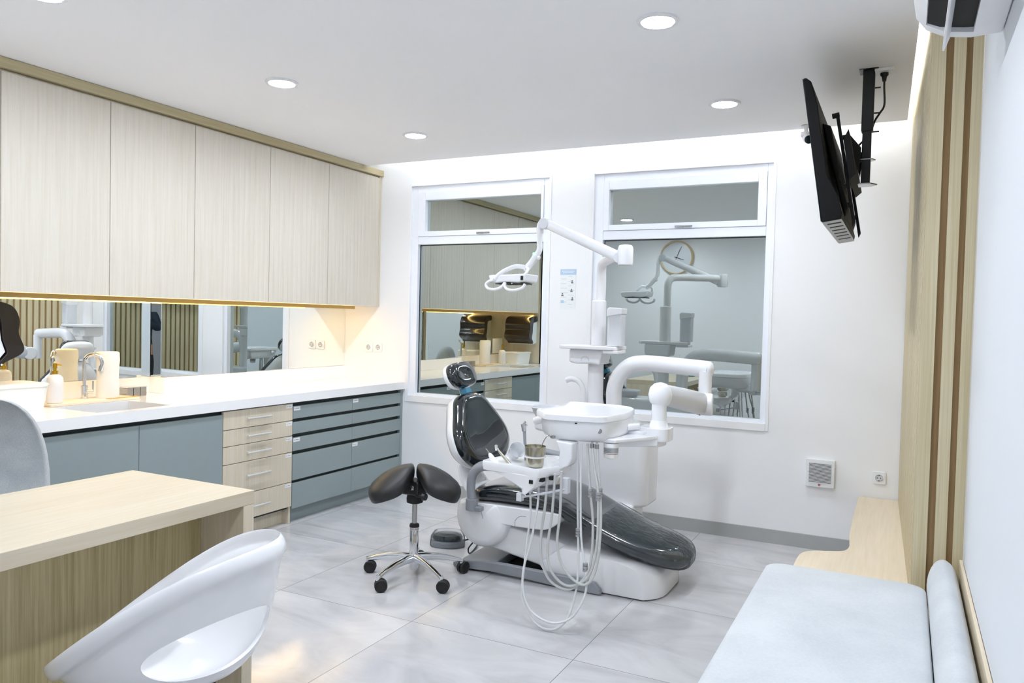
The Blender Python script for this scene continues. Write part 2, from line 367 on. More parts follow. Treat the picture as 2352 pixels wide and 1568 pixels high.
# windows
def window(n, x0, x1, gl, gr, ul, ur, label):
    m = MB(); y0, y1 = .012, .10
    def ring(X0, X1, Z0, Z1, a, b, c, d, ya, yb):   # a=left b=right c=bottom d=top widths
        m.box(X0, X0+a, ya, yb, Z0, Z1); m.box(X1-b, X1, ya, yb, Z0, Z1); m.box(X0+a, X1-b, ya, yb, Z0, Z0+c); m.box(X0+a, X1-b, ya, yb, Z1-d, Z1)
    ring(x0, x1, ZA, ZB, gl-x0, x1-gr, .785-ZA, .05, y0, y1)
    m.box(gl, gr, y0, y1, 1.9725, 2.035)
    w = struct('window_%d' % n, m, 'frame', bevel=.003)
    m = MB(); ring(gl+.001, gr-.001, 2.036, 2.3845, ul-gl, gr-ur, .04, .063, .004, .06)
    sash = obj('window_sash', m, 'frame', w, bevel=.003)
    m = MB(); c = (ul+ur)/2; m.box(c-.03, c+.03, -.006, .004, 2.043, 2.057); m.box(c-.01, c+.09, -.016, -.006, 2.045, 2.055)
    obj('window_latch', m, 'alu', sash, bevel=.002)
    obj('upper_pane', B(ul-.002, ur+.002, .045, .051, 2.074, 2.322), 'glass', sash)
    obj('lower_pane', B(gl-.002, gr+.002, .05, .056, .783, 1.974), 'glass', w)
    obj('window_void', B(x0+.02, x1-.02, .085, .118, .79, 2.40), 'blackm', w)
    g = MB(); g.box(gl, gl+.004, .046, .05, .785, 1.972); g.box(gl, gr, .046, .05, 1.966, 1.972)
    obj('pane_gasket', g, 'black', w)
window(1, .03, 1.235, .089, 1.189, .154, 1.167, '')
window(2, 1.585, 2.80, 1.654, 2.764, 1.695, 2.710, '')
# slim plaster lip around each opening
for k, (a, b) in enumerate(((.03, 1.235), (1.585, 2.80))):
    m = MB(); m.box(a-.03, a, -.006, 0, ZA-.05, ZB+.02); m.box(b, b+.02, -.006, 0, ZA-.05, ZB+.02); m.box(a, b, -.006, 0, ZB, ZB+.02); m.box(a, b, -.012, 0, ZA-.05, ZA)
    struct('trim_%d' % (6+k), m, 'wall', bevel=.002)

# downlights
lights = [(.70, -.95, 'round ceiling downlight nearest the left window'), (2.68, -.95, 'round ceiling downlight above the right window'),
          (.70, -2.16, 'round ceiling downlight over the wall cabinets, middle of its row'), (2.68, -2.2, 'large bright round downlight at the top of the picture'),
          (.66, -3.36, 'round ceiling downlight cut by the top edge at the left'), (2.68, -3.5, 'round downlight nearer the room entrance, right row'),
          (.66, -4.6, 'round downlight by the clock wall'), (2.68, -4.7, 'round downlight above the entrance side of the room')]
for x, y, lb in lights:
    t = thing('ceiling_downlight', lb, 'ceiling light', (x, y, 2.57), 'round ceiling downlights')
    m = MB(); m.lathe([(.066, 0), (.08, 0), (.083, .005), (.083, .010), (.066, .010)], (x, y, 2.57), cap=False); obj('trim_ring', m, 'whitem', t)
    m = MB(); m.lathe([(.066, 0), (.066, .003)], (x, y, 2.573)); obj('diffuser', m, 'down', t)

# ================================================================ LEFT WALL: CABINETS
def fluted(y0, y1, z0, z1, x, th=.018, pitch=.0445, amp=.003):
    m = MB(); n = max(1, round((y1-y0)/pitch)); p = (y1-y0)/n; prof = []
    for i in range(n):
        for t, a in ((0, 0), (.12, .75), (.3, 1), (.5, 1.08), (.7, 1), (.88, .75)):
            prof.append((x - amp + amp*a, y0 + (i+t)*p))
    prof.append((x-amp, y1)); prof += [(x-th, y1), (x-th, y0)]
    return m.prism(prof, z0, z1)
XD = -.267
doors = [(-2.985, -2.418), (-2.418, -1.859), (-1.859, -1.2405), (-1.2405, -.6448), (-.6448, -.028)]
lbs = ['ribbed pale wood wall cabinet above the sink tap', 'ribbed pale wood wall cabinet, second from the left end', 'ribbed pale wood wall cabinet, middle of the row',
       'ribbed pale wood wall cabinet, second from the window wall', 'ribbed pale wood wall cabinet against the window wall']
for (a, b), lb in zip(doors, lbs):
    t = thing('wall_cabinet', lb, 'cabinet', (-.45, (a+b)/2, 1.4725), 'wall cabinets')
    back = -.64 if a > -1.76 else -.795
    obj('cabinet_body', B(back, XD-.02, a, b-.0005, 1.474, 2.528), 'wood', t)
    obj('door', fluted(a+.0018, b-.0018, 1.4725, 2.516, XD), 'wooddoor', t, angle=60)
tag(obj('cabinet_filler', B(-.64, XD-.003, -.0275, -.001, 1.4725, 2.528), 'wood'), 'narrow wood filler strip between wall cabinet and window wall', 'filler strip')
tag(obj('cornice', B(-.64, -.250, -3.62, -.001, 2.530, 2.578), 'crown', bevel=.001), 'long pale wood cornice under the ceiling over the wall cabinets', 'cornice')
# pelmet and LED under the cabinets
tag(obj('light_pelmet', B(-.372, -.352, -3.07, -.215, 1.4465, 1.4722), 'batten_rib'), 'wooden batten under the wall cabinets, LED glow put into its golden colour', 'batten')  # warm LED light is painted into the batten's own colour
tag(obj('led_strip', B(-.392, -.376, -3.06, -.20, 1.452, 1.460), 'led'), 'warm glowing light strip under the wall cabinets', 'light strip')
# tall unit closing the row on the left
t = thing('tall_cabinet', 'tall pale wood cabinet at the left end of the worktop', 'cabinet', (-.5, -3.35, .87))
obj('cabinet_body', B(-.795, -.27, -3.62, -3.072, .872, 2.528), 'wood', t)
obj('door', fluted(-3.618, -3.072, .872, 2.516, XD), 'wooddoor', t, angle=60)

# worktop with sink cut-out
SX0, SX1, SY0, SY1 = -.44, -.075, -2.62, -2.17
m = MB(); z0, z1 = .8122, .87
m.box(-.795, 0, -4.25, SY0, z0, z1); m.box(-.795, 0, SY1, -1.76, z0, z1); m.box(-.64, 0, -1.76, -.0008, z0, z1); m.box(-.795, SX0, SY0, SY1, z0, z1); m.box(SX1, 0, SY0, SY1, z0, z1)
tag(obj('worktop', m, 'top', angle=20), 'long white glossy worktop along the left wall', 'worktop')
t = thing('sink_basin', 'white undermounted basin sunk in the worktop below the tap', 'sink', ((SX0+SX1)/2, (SY0+SY1)/2, .66))
m = MB(); e = .012
m.box(SX0-e, SX0, SY0-e, SY1+e, .66, .811); m.box(SX1, SX1+e, SY0-e, SY1+e, .66, .811); m.box(SX0, SX1, SY0-e, SY0, .66, .811); m.box(SX0, SX1, SY1, SY1+e, .66, .811); m.box(SX0-e, SX1+e, SY0-e, SY1+e, .648, .66)
obj('basin', m, 'top', t)
m = MB(); m.lathe([(.011, 0), (.014, .002), (.014, .004)], (SX0+.001, -2.46, .79), 20, 'x'); obj('overflow_ring', m, 'chrome', t)
m = MB(); m.lathe([(.0095, 0), (.0095, .004)], (SX0+.002, -2.46, .79), 20, 'x'); obj('overflow_hole', m, 'blackm', t)
m = MB(); m.lathe([(.03, 0), (.03, .003), (.02, .004)], (-.26, -2.40, .66)); obj('drain', m, 'chrome', t)
# upstand below the mirrors
m = MB(); m.box(-.799, -.735, -3.07, -1.765, .8705, .973); m.box(-.799, -.600, -1.797, -1.7605, .8705, .973); m.box(-.6445, -.600, -1.7605, -.001, .8705, .973)
tag(obj('upstand', m, 'top', angle=20), 'white upstand strip along the back of the worktop', 'upstand')
# wall mirrors
def mirror(label, p, q, th=.006, z0=.974, z1=1.4725):
    p, q = Vector(p+(0,)), Vector(q+(0,)); d = (q-p).normalized(); n = Vector((d.y, -d.x, 0))*th
    m = MB(); m.prism([(v.x, v.y) for v in (p, q, q-n, p-n)], z0, z1)
    return tag(obj('wall_mirror', m, 'mirror', angle=20), label, 'mirror', 'mirrors over the worktop')
mirror('wall mirror behind the sink tap, deepest of the mirrors', (-.788, -3.07), (-.738, -1.795))
mirror('narrow mirror strip turning the step in the wall', (-.738, -1.792), (-.642, -1.792))
mirror('wall mirror right of the wall step, middle of the row', (-.640, -1.788), (-.598, -1.107))
mirror('wall mirror beside the window wall, reflecting two sockets', (-.626, -1.103), (-.622, -.002))

# base units
def sticker(parent, y, z, w=.055, h=.022, x=-.0193, side=1):
    s = obj('label_sticker', B(x, x+.0008, y, y+w, z-h, z), 'sticker', parent)
    m = MB(); m.box(x+.0008, x+.0012, y+.008, y+.014, z-h*.6, z-h*.4); m.box(x+.0008, x+.0012, y+.02, y+w*.8, z-h*.55, z-h*.42)
    obj('printed_line', m, 'ink', s)
def handle(parent, y0, y1, z, x=-.02):
    m = MB(); m.cyl((x+.028, y0, z), (x+.028, y1, z), .006, n=12)
    for y in (y0+.025, y1-.025): m.cyl((x, y, z), (x+.028, y, z), .005, n=10)
    obj('handle', m, 'silver', parent)
def carcass(name, t, y0, y1, m_='bluek'): obj(name, B(-.62, -.045, y0, y1, .1, .8118), m_, t)
t = thing('sink_cabinet', 'blue grey two-door base cabinet under the sink', 'cabinet', (-.3, -2.44, 0))
carcass('cabinet_body', t, -3.028, -1.853)
for a, b in ((-3.028, -2.4185), (-2.4155, -1.853)): obj('door', B(-.038, -.02, a, b, .1, .786), 'blue', t, bevel=.001)
obj('plinth', B(-.62, -.078, -3.028, -1.853, .001, .0985), 'blue', t)
t = thing('base_cabinet', 'blue grey base cabinet behind the grey chair', 'cabinet', (-.3, -3.6, 0))
carcass('cabinet_body', t, -4.22, -3.032)
for a, b in ((-4.22, -3.627), (-3.623, -3.032)): obj('door', B(-.038, -.02, a, b, .1, .786), 'blue', t, bevel=.001)
obj('plinth', B(-.62, -.078, -4.22, -3.032, .001, .0985), 'blue', t)
t = thing('drawer_cabinet', 'pale wood five-drawer base cabinet with bar handles', 'cabinet', (-.3, -1.557, 0))
carcass('cabinet_body', t, -1.85, -1.262)
for z0, z1 in ((.692, .803), (.591, .688), (.482, .587), (.282, .478), (.118, .278)):
    dr = obj('drawer', B(-.038, -.019, -1.8485, -1.2645, z0, z1), 'wood', t, bevel=.001)
    handle(dr, -1.68, -1.483, (z0+z1)/2 if z1-z0 < .13 else z1-.085, -.019); sticker(dr, -1.325, z1-.006, x=-.019)
obj('plinth', B(-.62, -.085, -1.85, -1.28, .001, .099), 'wood', t); obj('side_panel', B(-.62, -.03, -1.279, -1.2635, .001, .117), 'wood', t)
t = thing('drawer_cabinet', 'blue grey ten-drawer base cabinet against the window wall', 'cabinet', (-.3, -.64, 0))
carcass('cabinet_body', t, -1.2605, -.034)
obj('side_panel', B(-.62, -.02, -.032, -.002, .001, .8118), 'blue', t); obj('plinth', B(-.62, -.078, -1.2605, -.034, .001, .096), 'blue', t)
for c, (a, b) in enumerate(((-1.257, -.6415), (-.6385, -.035))):
    for k, (z0, z1) in enumerate(((.700, .783), (.598, .677), (.484, .573), (.288, .459), (.097, .268))):
        dr = obj('drawer', B(-.038, -.02, a, b, z0, z1), 'blue', t, bevel=.001)
        if (c, k) in ((0, 0), (1, 0), (0, 2), (1, 3)): sticker(dr, a+.004, z1-.003, w=.062, h=.026, x=-.0199)

# ---------------------------------------------------------------- things on the worktop
m = MB(); m.prism(rrect(-.665, -.452, -2.62, -2.08, .01), .8705, .884)
dm = tag(obj('drying_mat', m, 'beige', bevel=.003), 'beige drying mat behind the sink', 'mat')
m = MB()
for i in range(16): m.box(-.50, -.465, -2.27+i*.0125, -2.265+i*.0125, .884, .8872)
obj('mat_ribs', m, 'batten_rib', dm)
# soap bottle
c = (-.515, -2.56); t = thing('soap_bottle', 'white soap bottle with gold pump beside the tap', 'bottle', (c[0], c[1], .884))
m = MB(); m.lathe([(.036, 0), (.0405, .004), (.041, .02), (.041, .115), (.038, .137), (.028, .150), (.014, .155), (.014, .158)], (c[0], c[1], .884)); obj('bottle_body', m, 'whitem', t)
m = MB(); m.lathe([(.016, 0), (.016, .018), (.008, .019), (.008, .03), (.011, .031), (.011, .058), (.006, .06)], (c[0], c[1], 1.042), 24)
m.cyl((c[0], c[1], 1.094), (c[0]+.028, c[1]+.018, 1.091), .0055, .004, 12); obj('pump', m, 'gold', t)
# swan neck tap
c = (-.60, -2.335); t = thing('faucet', 'chrome swan neck tap over the sink', 'tap', (c[0], c[1], .884))
m = MB(); m.lathe([(.024, 0), (.024, .006), (.019, .007), (.019, .075), (.012, .077)], (c[0], c[1], .884), 24); obj('tap_body', m, 'chrome', t)
d = Vector((.80, .60, 0)).normalized(); p0 = Vector((c[0], c[1], .955)); pts = [p0, p0+Vector((0, 0, .1))]
for k in range(0, 13): a = PI - k*PI*1.12/12; pts.append(p0 + Vector((0, 0, .135)) + d*(.048+.048*math.cos(a)) + Vector((0, 0, .048*math.sin(a))))
m = MB(); m.tube(pts, .0105, 14); m.cyl(pts[-1], pts[-1]+(pts[-1]-pts[-2]).normalized()*.03, .0135, n=14); obj('spout', m, 'chrome', t)
m = MB(); m.cyl((c[0], c[1], .925), (c[0]+.03, c[1]+.035, .925), .012, n=16); m.cyl((c[0]+.029, c[1]+.034, .925), (c[0]+.029, c[1]+.034, .985), .0045, n=10); obj('lever', m, 'chrome', t)
# kitchen roll
c = (-.552, -2.222); m = MB()
prof = [(.060, 0), (.062, .01), (.061, .08), (.058, .13), (.060, .18), (.063, .22), (.061, .262), (.052, .268), (.02, .269)]
m.lathe([(r, h) for r, h in prof], (c[0], c[1], .8842), 36); tag(obj('paper_towel_roll', m, 'tub'), 'tall white kitchen paper roll right of the tap', 'paper roll')
# little hinged boxes
t = thing('hinged_box', 'small metal lidded boxes joined side by side right of the paper roll', 'box', (-.62, -2.0, .8705))
for i in range(3):
    y = -2.07+i*.046; bx = obj('compartment', B(-.66, -.585, y, y+.043, .8705, .925), 'alu', t, bevel=.003)
    obj('lid', B(-.664, -.581, y-.001, y+.044, .9255, .931), 'chrome', bx, bevel=.001)
# white tub with lid
t = thing('storage_tub', 'milky white lidded tub on the worktop left of the soap bottle', 'tub', (-.5, -2.86, .8705))
m = MB(); P = lambda s, z: [Vector((x, y, z)) for x, y in rrect(-.60-s, -.385+s, -3.02-s, -2.69+s, .03)]
m.rings([P(0, .8705), P(.008, .94), P(.014, .992)]); obj('tub_body', m, 'tub', t)
m = MB(); m.rings([P(.018, .9925), P(.02, 1.004), P(.012, 1.010), P(-.02, 1.012)]); obj('lid', m, 'tub', t)
tag(obj('notice_sheet', B(-.74, -.735, -2.98, -2.74, .985, 1.16), 'paper'), 'pale printed card standing against the mirror behind the tub', 'card')
# paper towel dispenser on the side of the tall cabinet
t = thing('towel_dispenser', 'dark smoked paper towel dispenser on the tall cabinet side', 'dispenser', (-.48, -3.07, 1.10))
prof = spl2([(-3.070, 1.425), (-2.99, 1.43), (-2.90, 1.405), (-2.865, 1.34), (-2.868, 1.27), (-2.842, 1.20), (-2.86, 1.165), (-2.93, 1.13), (-2.955, 1.108), (-2.968, 1.122), (-2.945, 1.15), (-2.925, 1.18), (-2.945, 1.24), (-2.952, 1.32), (-2.975, 1.36), (-3.07, 1.375)], 5, True)
m = MB(); m.prism([(p[0], p[1]) for p in prof], -.645, -.315, 'x'); obj('cover', m, 'dispb', t, bevel=.004)
m = MB(); m.prism([(-3.071, 1.12), (-3.071, 1.37), (-2.98, 1.355), (-2.958, 1.31), (-2.95, 1.24), (-2.93, 1.18), (-2.955, 1.15), (-2.985, 1.10)], -.635, -.325, 'x'); obj('housing', m, 'paper', t)
m = MB(); m.cyl((-.316, -2.952, 1.118), (-.314, -2.952, 1.118), .005, n=12); obj('pivot', m, 'paper', t)

# ================================================================ RIGHT SIDE: BENCH, CUSHION, AC, TV
t = thing('bench', 'long pale wood built-in bench along the right wall', 'bench', (3.5, -2.5, 0))
edge = spl([(3.367, -.6, 0), (3.372, -1.0, 0), (3.385, -1.17, 0), (3.37, -1.30, 0), (3.30, -1.352, 0), (3.25, -1.375, 0), (3.205, -1.43, 0), (3.19, -1.53, 0), (3.19, -1.75, 0)], 6)
poly = [(3.366, -.013)] + [(p.x, p.y) for p in edge] + [(3.19, -5.36), (3.798, -5.36), (3.798, -1.931), (3.66, -1.931), (3.60, -.013)]
m = MB(); m.prism(poly, .335, .368); obj('bench_top', m, 'woodb', t, angle=30)
m = MB(); m.box(3.45, 3.79, -1.3, -.03, .001, .334); m.box(3.30, 3.79, -5.3, -1.5, .001, .334); obj('bench_base', m, 'wood', t)
obj('back_rail', B(3.788, 3.7985, -5.36, -1.935, .37, .565), 'woodb', t, bevel=.002)
# seat cushion
m = MB(); prof = [(.02, 0), (.9, 0), (.985, .03), (1, .25), (1, .7), (.992, .9), (.975, 1.0), (.9, 1.03), (.6, 1.06), (.3, 1.07), (.02, 1.07)]
m.pad(rrect(3.135, 3.684, -4.6, -2.02, .07), (0, 0, .3685), (1, 0, 0), (0, 1, 0), (0, 0, 1), .115, prof)
tag(obj('seat_cushion', m, 'velvet', angle=80), 'wide pale grey velvet seat cushion on the bench', 'cushion')
# bolster lying against the wall
m = MB(); cz, cx = .53, 3.735
m2 = []
for y, s in ((-1.945, .05), (-1.947, .4), (-1.955, .7), (-1.975, .92), (-2.01, 1.0), (-2.1, 1.0), (-4.5, 1.0), (-4.56, .7), (-4.57, .05)):
    m2.append([Vector((3.7345+.050*s*math.cos(a*2*PI/28), y, .475+.10*s*math.sin(a*2*PI/28))) for a in range(28)])
m.rings(m2); tag(obj('bolster', m, 'velvet', angle=80), 'long pale grey velvet bolster wedged between seat cushion and white wall', 'bolster')

# wall air conditioner high on the right wall
t = thing('air_conditioner', 'white wall air conditioner in the top right corner', 'air conditioner', (3.69, -3.0, 2.235))
P = [(3.798, 2.240), (3.72, 2.236), (3.655, 2.246), (3.607, 2.272), (3.580, 2.31), (3.572, 2.36), (3.572, 2.50), (3.59, 2.525), (3.798, 2.53)]
m = MB(); m.prism(P, -3.42, -2.59, 'y'); body = obj('air_conditioner_body', m, 'whitem', t, bevel=.006)
m = MB(); m.prism([(3.606, 2.276), (3.622, 2.300), (3.726, 2.262), (3.724, 2.225), (3.64, 2.225), (3.60, 2.25)], -3.38, -2.64, 'y'); 
apply_bool(body, m)
m = MB(); m.prism([(3.6095, 2.2765), (3.6235, 2.2985), (3.7245, 2.2615), (3.7238, 2.250), (3.70, 2.252), (3.64, 2.262)], -3.379, -2.641, 'y'); obj('outlet_shade_fill', m, 'blackm', t)  # black block fills the cut slot, painting its inside as deep shade
m = MB(); m.prism([(3.655, 2.290), (3.668, 2.285), (3.668, 2.24), (3.655, 2.205), (3.650, 2.206)], -3.37, -2.60, 'y'); obj('louver', m, 'whitem', t)

# television on its ceiling pole
t = thing('television', 'black flat television on a ceiling pole, seen from behind', 'television', (3.22, -1.25, 1.85))
ax = Vector((.092, 0, -.6)).normalized(); n_ = Vector((ax.z*-1, 0, ax.x)).normalized()  # n_ points to the back (+x)
n_ = Vector((.6, 0, .092)).normalized(); o0 = Vector((3.166, -1.72, 2.434))
def tvp(u, w, y): return o0 + ax*u + n_*w + Vector((0, y, 0))      # u down, w back, y along
m = MB()
prof = [(0, 0), (0, .012), (.02, .03), (.12, .042), (.42, .045), (.50, .072), (.585, .082), (.606, .075), (.607, 0)]
m.rings([[tvp(u, w, 0) for u, w in prof], [tvp(u, w, .92) for u, w in prof]]); obj('television_body', m, 'tvblack', t, bevel=.004)
m = MB(); m.rings([[tvp(u, w, .0) for u, w in ((.002, -.003), (.002, 0), (.605, 0), (.605, -.003))], [tvp(u, w, .92) for u, w in ((.002, -.003), (.002, 0), (.605, 0), (.605, -.003))]]); obj('screen', m, 'vinyl', t)
m = MB(); prof = [(.16, .04), (.18, .075), (.42, .085), (.54, .10), (.585, .08)]
m.rings([[tvp(u, w, .16) for u, w in prof], [tvp(u, w, .76) for u, w in prof]]); obj('rear_housing', m, 'tvblack', t, bevel=.008)
m = MB(); m.rings([[tvp(u, w, .01) for u, w in ((.6075, .003), (.6095, .003), (.6095, .077), (.6075, .077))], [tvp(u, w, .91) for u, w in ((.6075, .003), (.6095, .003), (.6095, .077), (.6075, .077))]])
bt = obj('bottom_panel', m, 'clip', t)
for y in (.08, .20, .32, .44, .56, .7): m = MB(); m.rings([[tvp(u, w, y) for u, w in ((.6095, .015), (.6105, .015), (.6105, .07), (.6095, .07))], [tvp(u, w, y+.03) for u, w in ((.6095, .015), (.6105, .015), (.6105, .07), (.6095, .07))]]); obj('vent', m, 'blackm', bt)
t2 = thing('ceiling_bracket', 'black telescopic ceiling bracket holding the television', 'bracket', (3.40, -1.233, 2.06))
m = MB(); m.box(3.370, 3.420, -1.262, -1.205, 2.30, 2.579); obj('upper_pole', m, 'black', t2, bevel=.004)
m = MB(); m.box(3.376, 3.414, -1.255, -1.212, 2.062, 2.31); obj('lower_pole', m, 'black', t2, bevel=.003)
obj('ceiling_plate', B(3.355, 3.435, -1.28, -1.19, 2.5765, 2.5795), 'black', t2)
m = MB()
for z in (2.50, 2.385, 2.30): m.cyl((3.42, -1.233, z), (3.445, -1.233, z), .0035, n=8)
obj('thumb_screw', m, 'black', t2)
m = MB(); m.prism([(3.30, -1.28), (3.30, -1.18), (3.42, -1.19), (3.445, -1.225), (3.42, -1.27)], 2.056, 2.062); m.prism([(3.33, -1.26), (3.33, -1.20), (3.42, -1.20), (3.435, -1.225), (3.42, -1.26)], 2.17, 2.175)
m.box(3.326, 3.334, -1.28, -1.18, 2.05, 2.20); obj('hinge_plate', m, 'alu', t2, bevel=.001)
m = MB(); 
for z in (2.165, 2.14, 2.11, 2.085): m.cyl((3.334, -1.21, z), (3.355, -1.21, z), .005, n=8); m.cyl((3.334, -1.25, z), (3.352, -1.25, z), .005, n=8)
obj('bolt', m, 'black', t2)
for y in (.24, .68):
    m = MB(); m.rings([[tvp(u, w, y) for u, w in ((.13, .095), (.11, .108), (.60, .118), (.62, .105))], [tvp(u, w, y+.03) for u, w in ((.13, .095), (.11, .108), (.60, .118), (.62, .105))]]); obj('mount_rail', m, 'blackm', t2, bevel=.003)
m = MB(); m.rings([[tvp(u, w, .2) for u, w in ((.24, .115), (.20, .14), (.40, .145), (.42, .115))], [tvp(u, w, .72) for u, w in ((.24, .115), (.20, .14), (.40, .145), (.42, .115))]])
for u in (.12, .52):
    for y in (.25, .69): m.cyl(tvp(u, .08, y), tvp(u, .11, y), .012, n=10)
obj('mount_plate', m, 'blackm', t2, bevel=.002)
m = MB(); m.rings([[tvp(u, w, .40) for u, w in ((.17, .13), (.25, .175), (.36, .15))], [tvp(u, w, .408) for u, w in ((.17, .13), (.25, .175), (.36, .15))]]); obj('tilt_bracket', m, 'blackm', t2); m = MB(); m.rings([[tvp(u, w, .54) for u, w in ((.17, .13), (.25, .175), (.36, .15))], [tvp(u, w, .548) for u, w in ((.17, .13), (.25, .175), (.36, .15))]])
obj('tilt_bracket', m, 'blackm', t2)
cb = spl([(3.458, -1.226, 2.560), (3.459, -1.226, 2.50), (3.462, -1.226, 2.42), (3.445, -1.226, 2.385), (3.425, -1.227, 2.35), (3.405, -1.20, 2.30), (3.37, -1.20, 2.26), (3.33, -1.22, 2.22), (3.305, -1.24, 2.235), (3.33, -1.22, 2.25), (3.345, -1.24, 2.21), (3.35, -1.24, 2.16), (3.37, -1.22, 2.175), (3.34, -1.22, 2.20), (3.315, -1.24, 2.20)], 6)
t3 = thing('power_cord', 'black television power cord hanging from the ceiling socket', 'cord', (3.45, -1.226, 2.2))
m = MB(); m.tube(cb, .0045, 8); obj('cord', m, 'black', t3)
m = MB(); m.lathe([(.008, 0), (.011, .02), (.018, .028), (.018, .037)], (3.458, -1.226, 2.527), 16); obj('plug', m, 'black', t3)
m = MB(); m.box(3.418, 3.50, -1.27, -1.185, 2.5655, 2.5795); s_ = tag(obj('ceiling_socket', m, 'sticker', bevel=.004), 'white power socket on the ceiling beside the television pole', 'socket')
# small security camera
t = thing('security_camera', 'small white and black security camera left of the television', 'camera', (3.022, -.30, 2.50))
m = MB(); m.lathe([(.022, 0), (.03, .01), (.03, .03), (.012, .032), (.012, .06), (.03, .062), (.03, .068)], (3.022, -.30, 2.510), 20); obj('mount', m, 'whitem', t)
m = MB(); m.cyl((3.022, -.28, 2.515), (3.045, -.37, 2.482), .026, n=20); obj('camera_housing', m, 'whitem', t, bevel=.003)
m = MB(); m.cyl((3.045, -.37, 2.482), (3.047, -.379, 2.4795), .0235, n=20); obj('lens', m, 'vinyl', t)

# things on the window wall
def socket(x, z, label, s=.038, group=None):
    t = thing('wall_socket', label, 'socket', (x, -.001, z-s), group)
    m = MB(); m.prism(rrect(x-s, x+s, z-s, z+s, .010), -.011, -.0008, 'y'); f = obj('socket_plate', m, 'sticker', t, bevel=.002)
    m = MB(); m.lathe([(.021, 0), (.021, .004), (.017, .004), (.017, .0005)], (x, -.0155, z), 24, 'y', cap=False); m.lathe([(.0175, 0), (.0175, .001)], (x, -.0125, z), 24, 'y'); obj('socket_ring', m, 'pale', t)
    m = MB(); 
    for dx, dz in ((-.008, 0), (.008, 0), (0, .016), (0, -.016)): m.cyl((x+dx, -.0142, z+dz), (x+dx, -.0125, z+dz), .0028, n=8)
    obj('socket_hole', m, 'blackm', t)
socket(-.366, 1.137, 'white wall socket above the worktop, left of the two')
socket(-.269, 1.139, 'white wall socket above the worktop, right of the two')
socket(3.474, .492, 'white wall socket just above the bench')
t = thing('exhaust_fan', 'square white exhaust fan grille low on the window wall', 'fan', (3.142, -.001, .40))
m = MB(); m.prism(rrect(3.057, 3.226, .40, .572, .006), -.032, -.0008, 'y'); obj('fan_frame', m, 'sticker', t, bevel=.003)
obj('fan_opening', B(3.078, 3.206, -.0335, -.032, .426, .550), 'blackm', t)
m = MB()
for i in range(17): z = .4262+i*.0075; m.box(3.077, 3.207, -.037, -.0335, z, z+.0036)
obj('louver', m, 'sticker', t)
obj('badge', B(3.1345, 3.1475, -.0335, -.032, .407, .4195), 'red', t); obj('badge_mark', B(3.1385, 3.144, -.0342, -.0335, .4115, .415), 'sticker', t)
# instruction poster
t = thing('poster', 'narrow white instruction sheet with pale blue heading between the windows', 'poster', (1.40, -.001, 1.477))
obj('sheet', B(1.339, 1.463, -.0022, -.0008, 1.477, 1.768), 'paper', t); obj('heading', B(1.340, 1.462, -.0027, -.0022, 1.726, 1.767), 'pblue', t)
m = MB()
for z, a, b in ((1.752, 1.352, 1.450), (1.742, 1.36, 1.44)): m.box(a, b, -.003, -.0027, z-.002, z+.002)
obj('heading_line', m, 'paper', t)
m = MB(); random.seed(4)
for i in range(13):
    z = 1.712-i*.0165
    if i % 2: m.box(1.346, 1.346+random.uniform(.04, .06), -.0025, -.0022, z, z+.0014)
    else: m.box(1.405, 1.405+random.uniform(.025, .05), -.0025, -.0022, z, z+.0014)
obj('text_line', m, 'clip', t)
m = MB()
for x, z in ((1.434, 1.683), (1.43, 1.62), (1.438, 1.56), (1.36, 1.59)): m.cyl((x, -.0026, z), (x, -.0022, z), .006, n=10); m.box(x-.009, x+.009, -.0026, -.0022, z-.018, z-.007)
obj('pictogram', m, 'ink', t); obj('blue_picture', B(1.348, 1.372, -.0026, -.0022, 1.522, 1.543), 'pblue', t)
# wall clock opposite the windows
t = thing('wall_clock', 'round pale clock reflected in the right window', 'clock', (.72, YB+.001, 2.08))
cc = (.72, YB+.001, 2.30)
m = MB(); m.lathe([(.20, 0), (.225, 0), (.235, .01), (.235, .04), (.222, .055), (.213, .05), (.213, .02)], cc, 48, 'y', cap=False); obj('clock_rim', m, 'cork', t)
m = MB(); m.lathe([(.214, 0), (.214, .02)], cc, 48, 'y'); obj('clock_face', m, 'pale', t)
for ang, L, w in ((1.9, .11, .012), (-1.15+PI/2, .17, .008), (.35, .15, .004)):
    d = Vector((math.sin(ang), 0, math.cos(ang))); p = Vector((cc[0], YB+.024, cc[2])); e = Vector((d.z, 0, -d.x))*w/2
    m = MB(); m.rings([[p-e-d*.03, p+e-d*.03, p+e*.5+d*L, p-e*.5+d*L], [q+Vector((0, .002, 0)) for q in (p-e-d*.03, p+e-d*.03, p+e*.5+d*L, p-e*.5+d*L)]]); obj('clock_hand', m, 'black', t)

# ================================================================ DESK AND ITS CHAIRS
DX0, DX1, DY0, DY1 = .805, 1.472, -4.75, -3.075
t = thing('desk', 'pale wood desk with square waterfall end panel at lower left', 'desk', ((DX0+DX1)/2, (DY0+DY1)/2, 0))
obj('desk_top', B(DX0, DX1, DY0, DY1, .70, .75), 'woodh', t, bevel=.0015)
obj('end_panel', B(DX0, DX1, DY1-.05, DY1-.0005, .001, .6995), 'wood', t, bevel=.0015); obj('end_panel', B(DX0, DX1, DY0+.0005, DY0+.05, .001, .6995), 'wood', t, bevel=.0015)
obj('modesty_panel', B(1.235, 1.257, DY0+.051, DY1-.051, .001, .6995), 'woodk', t)
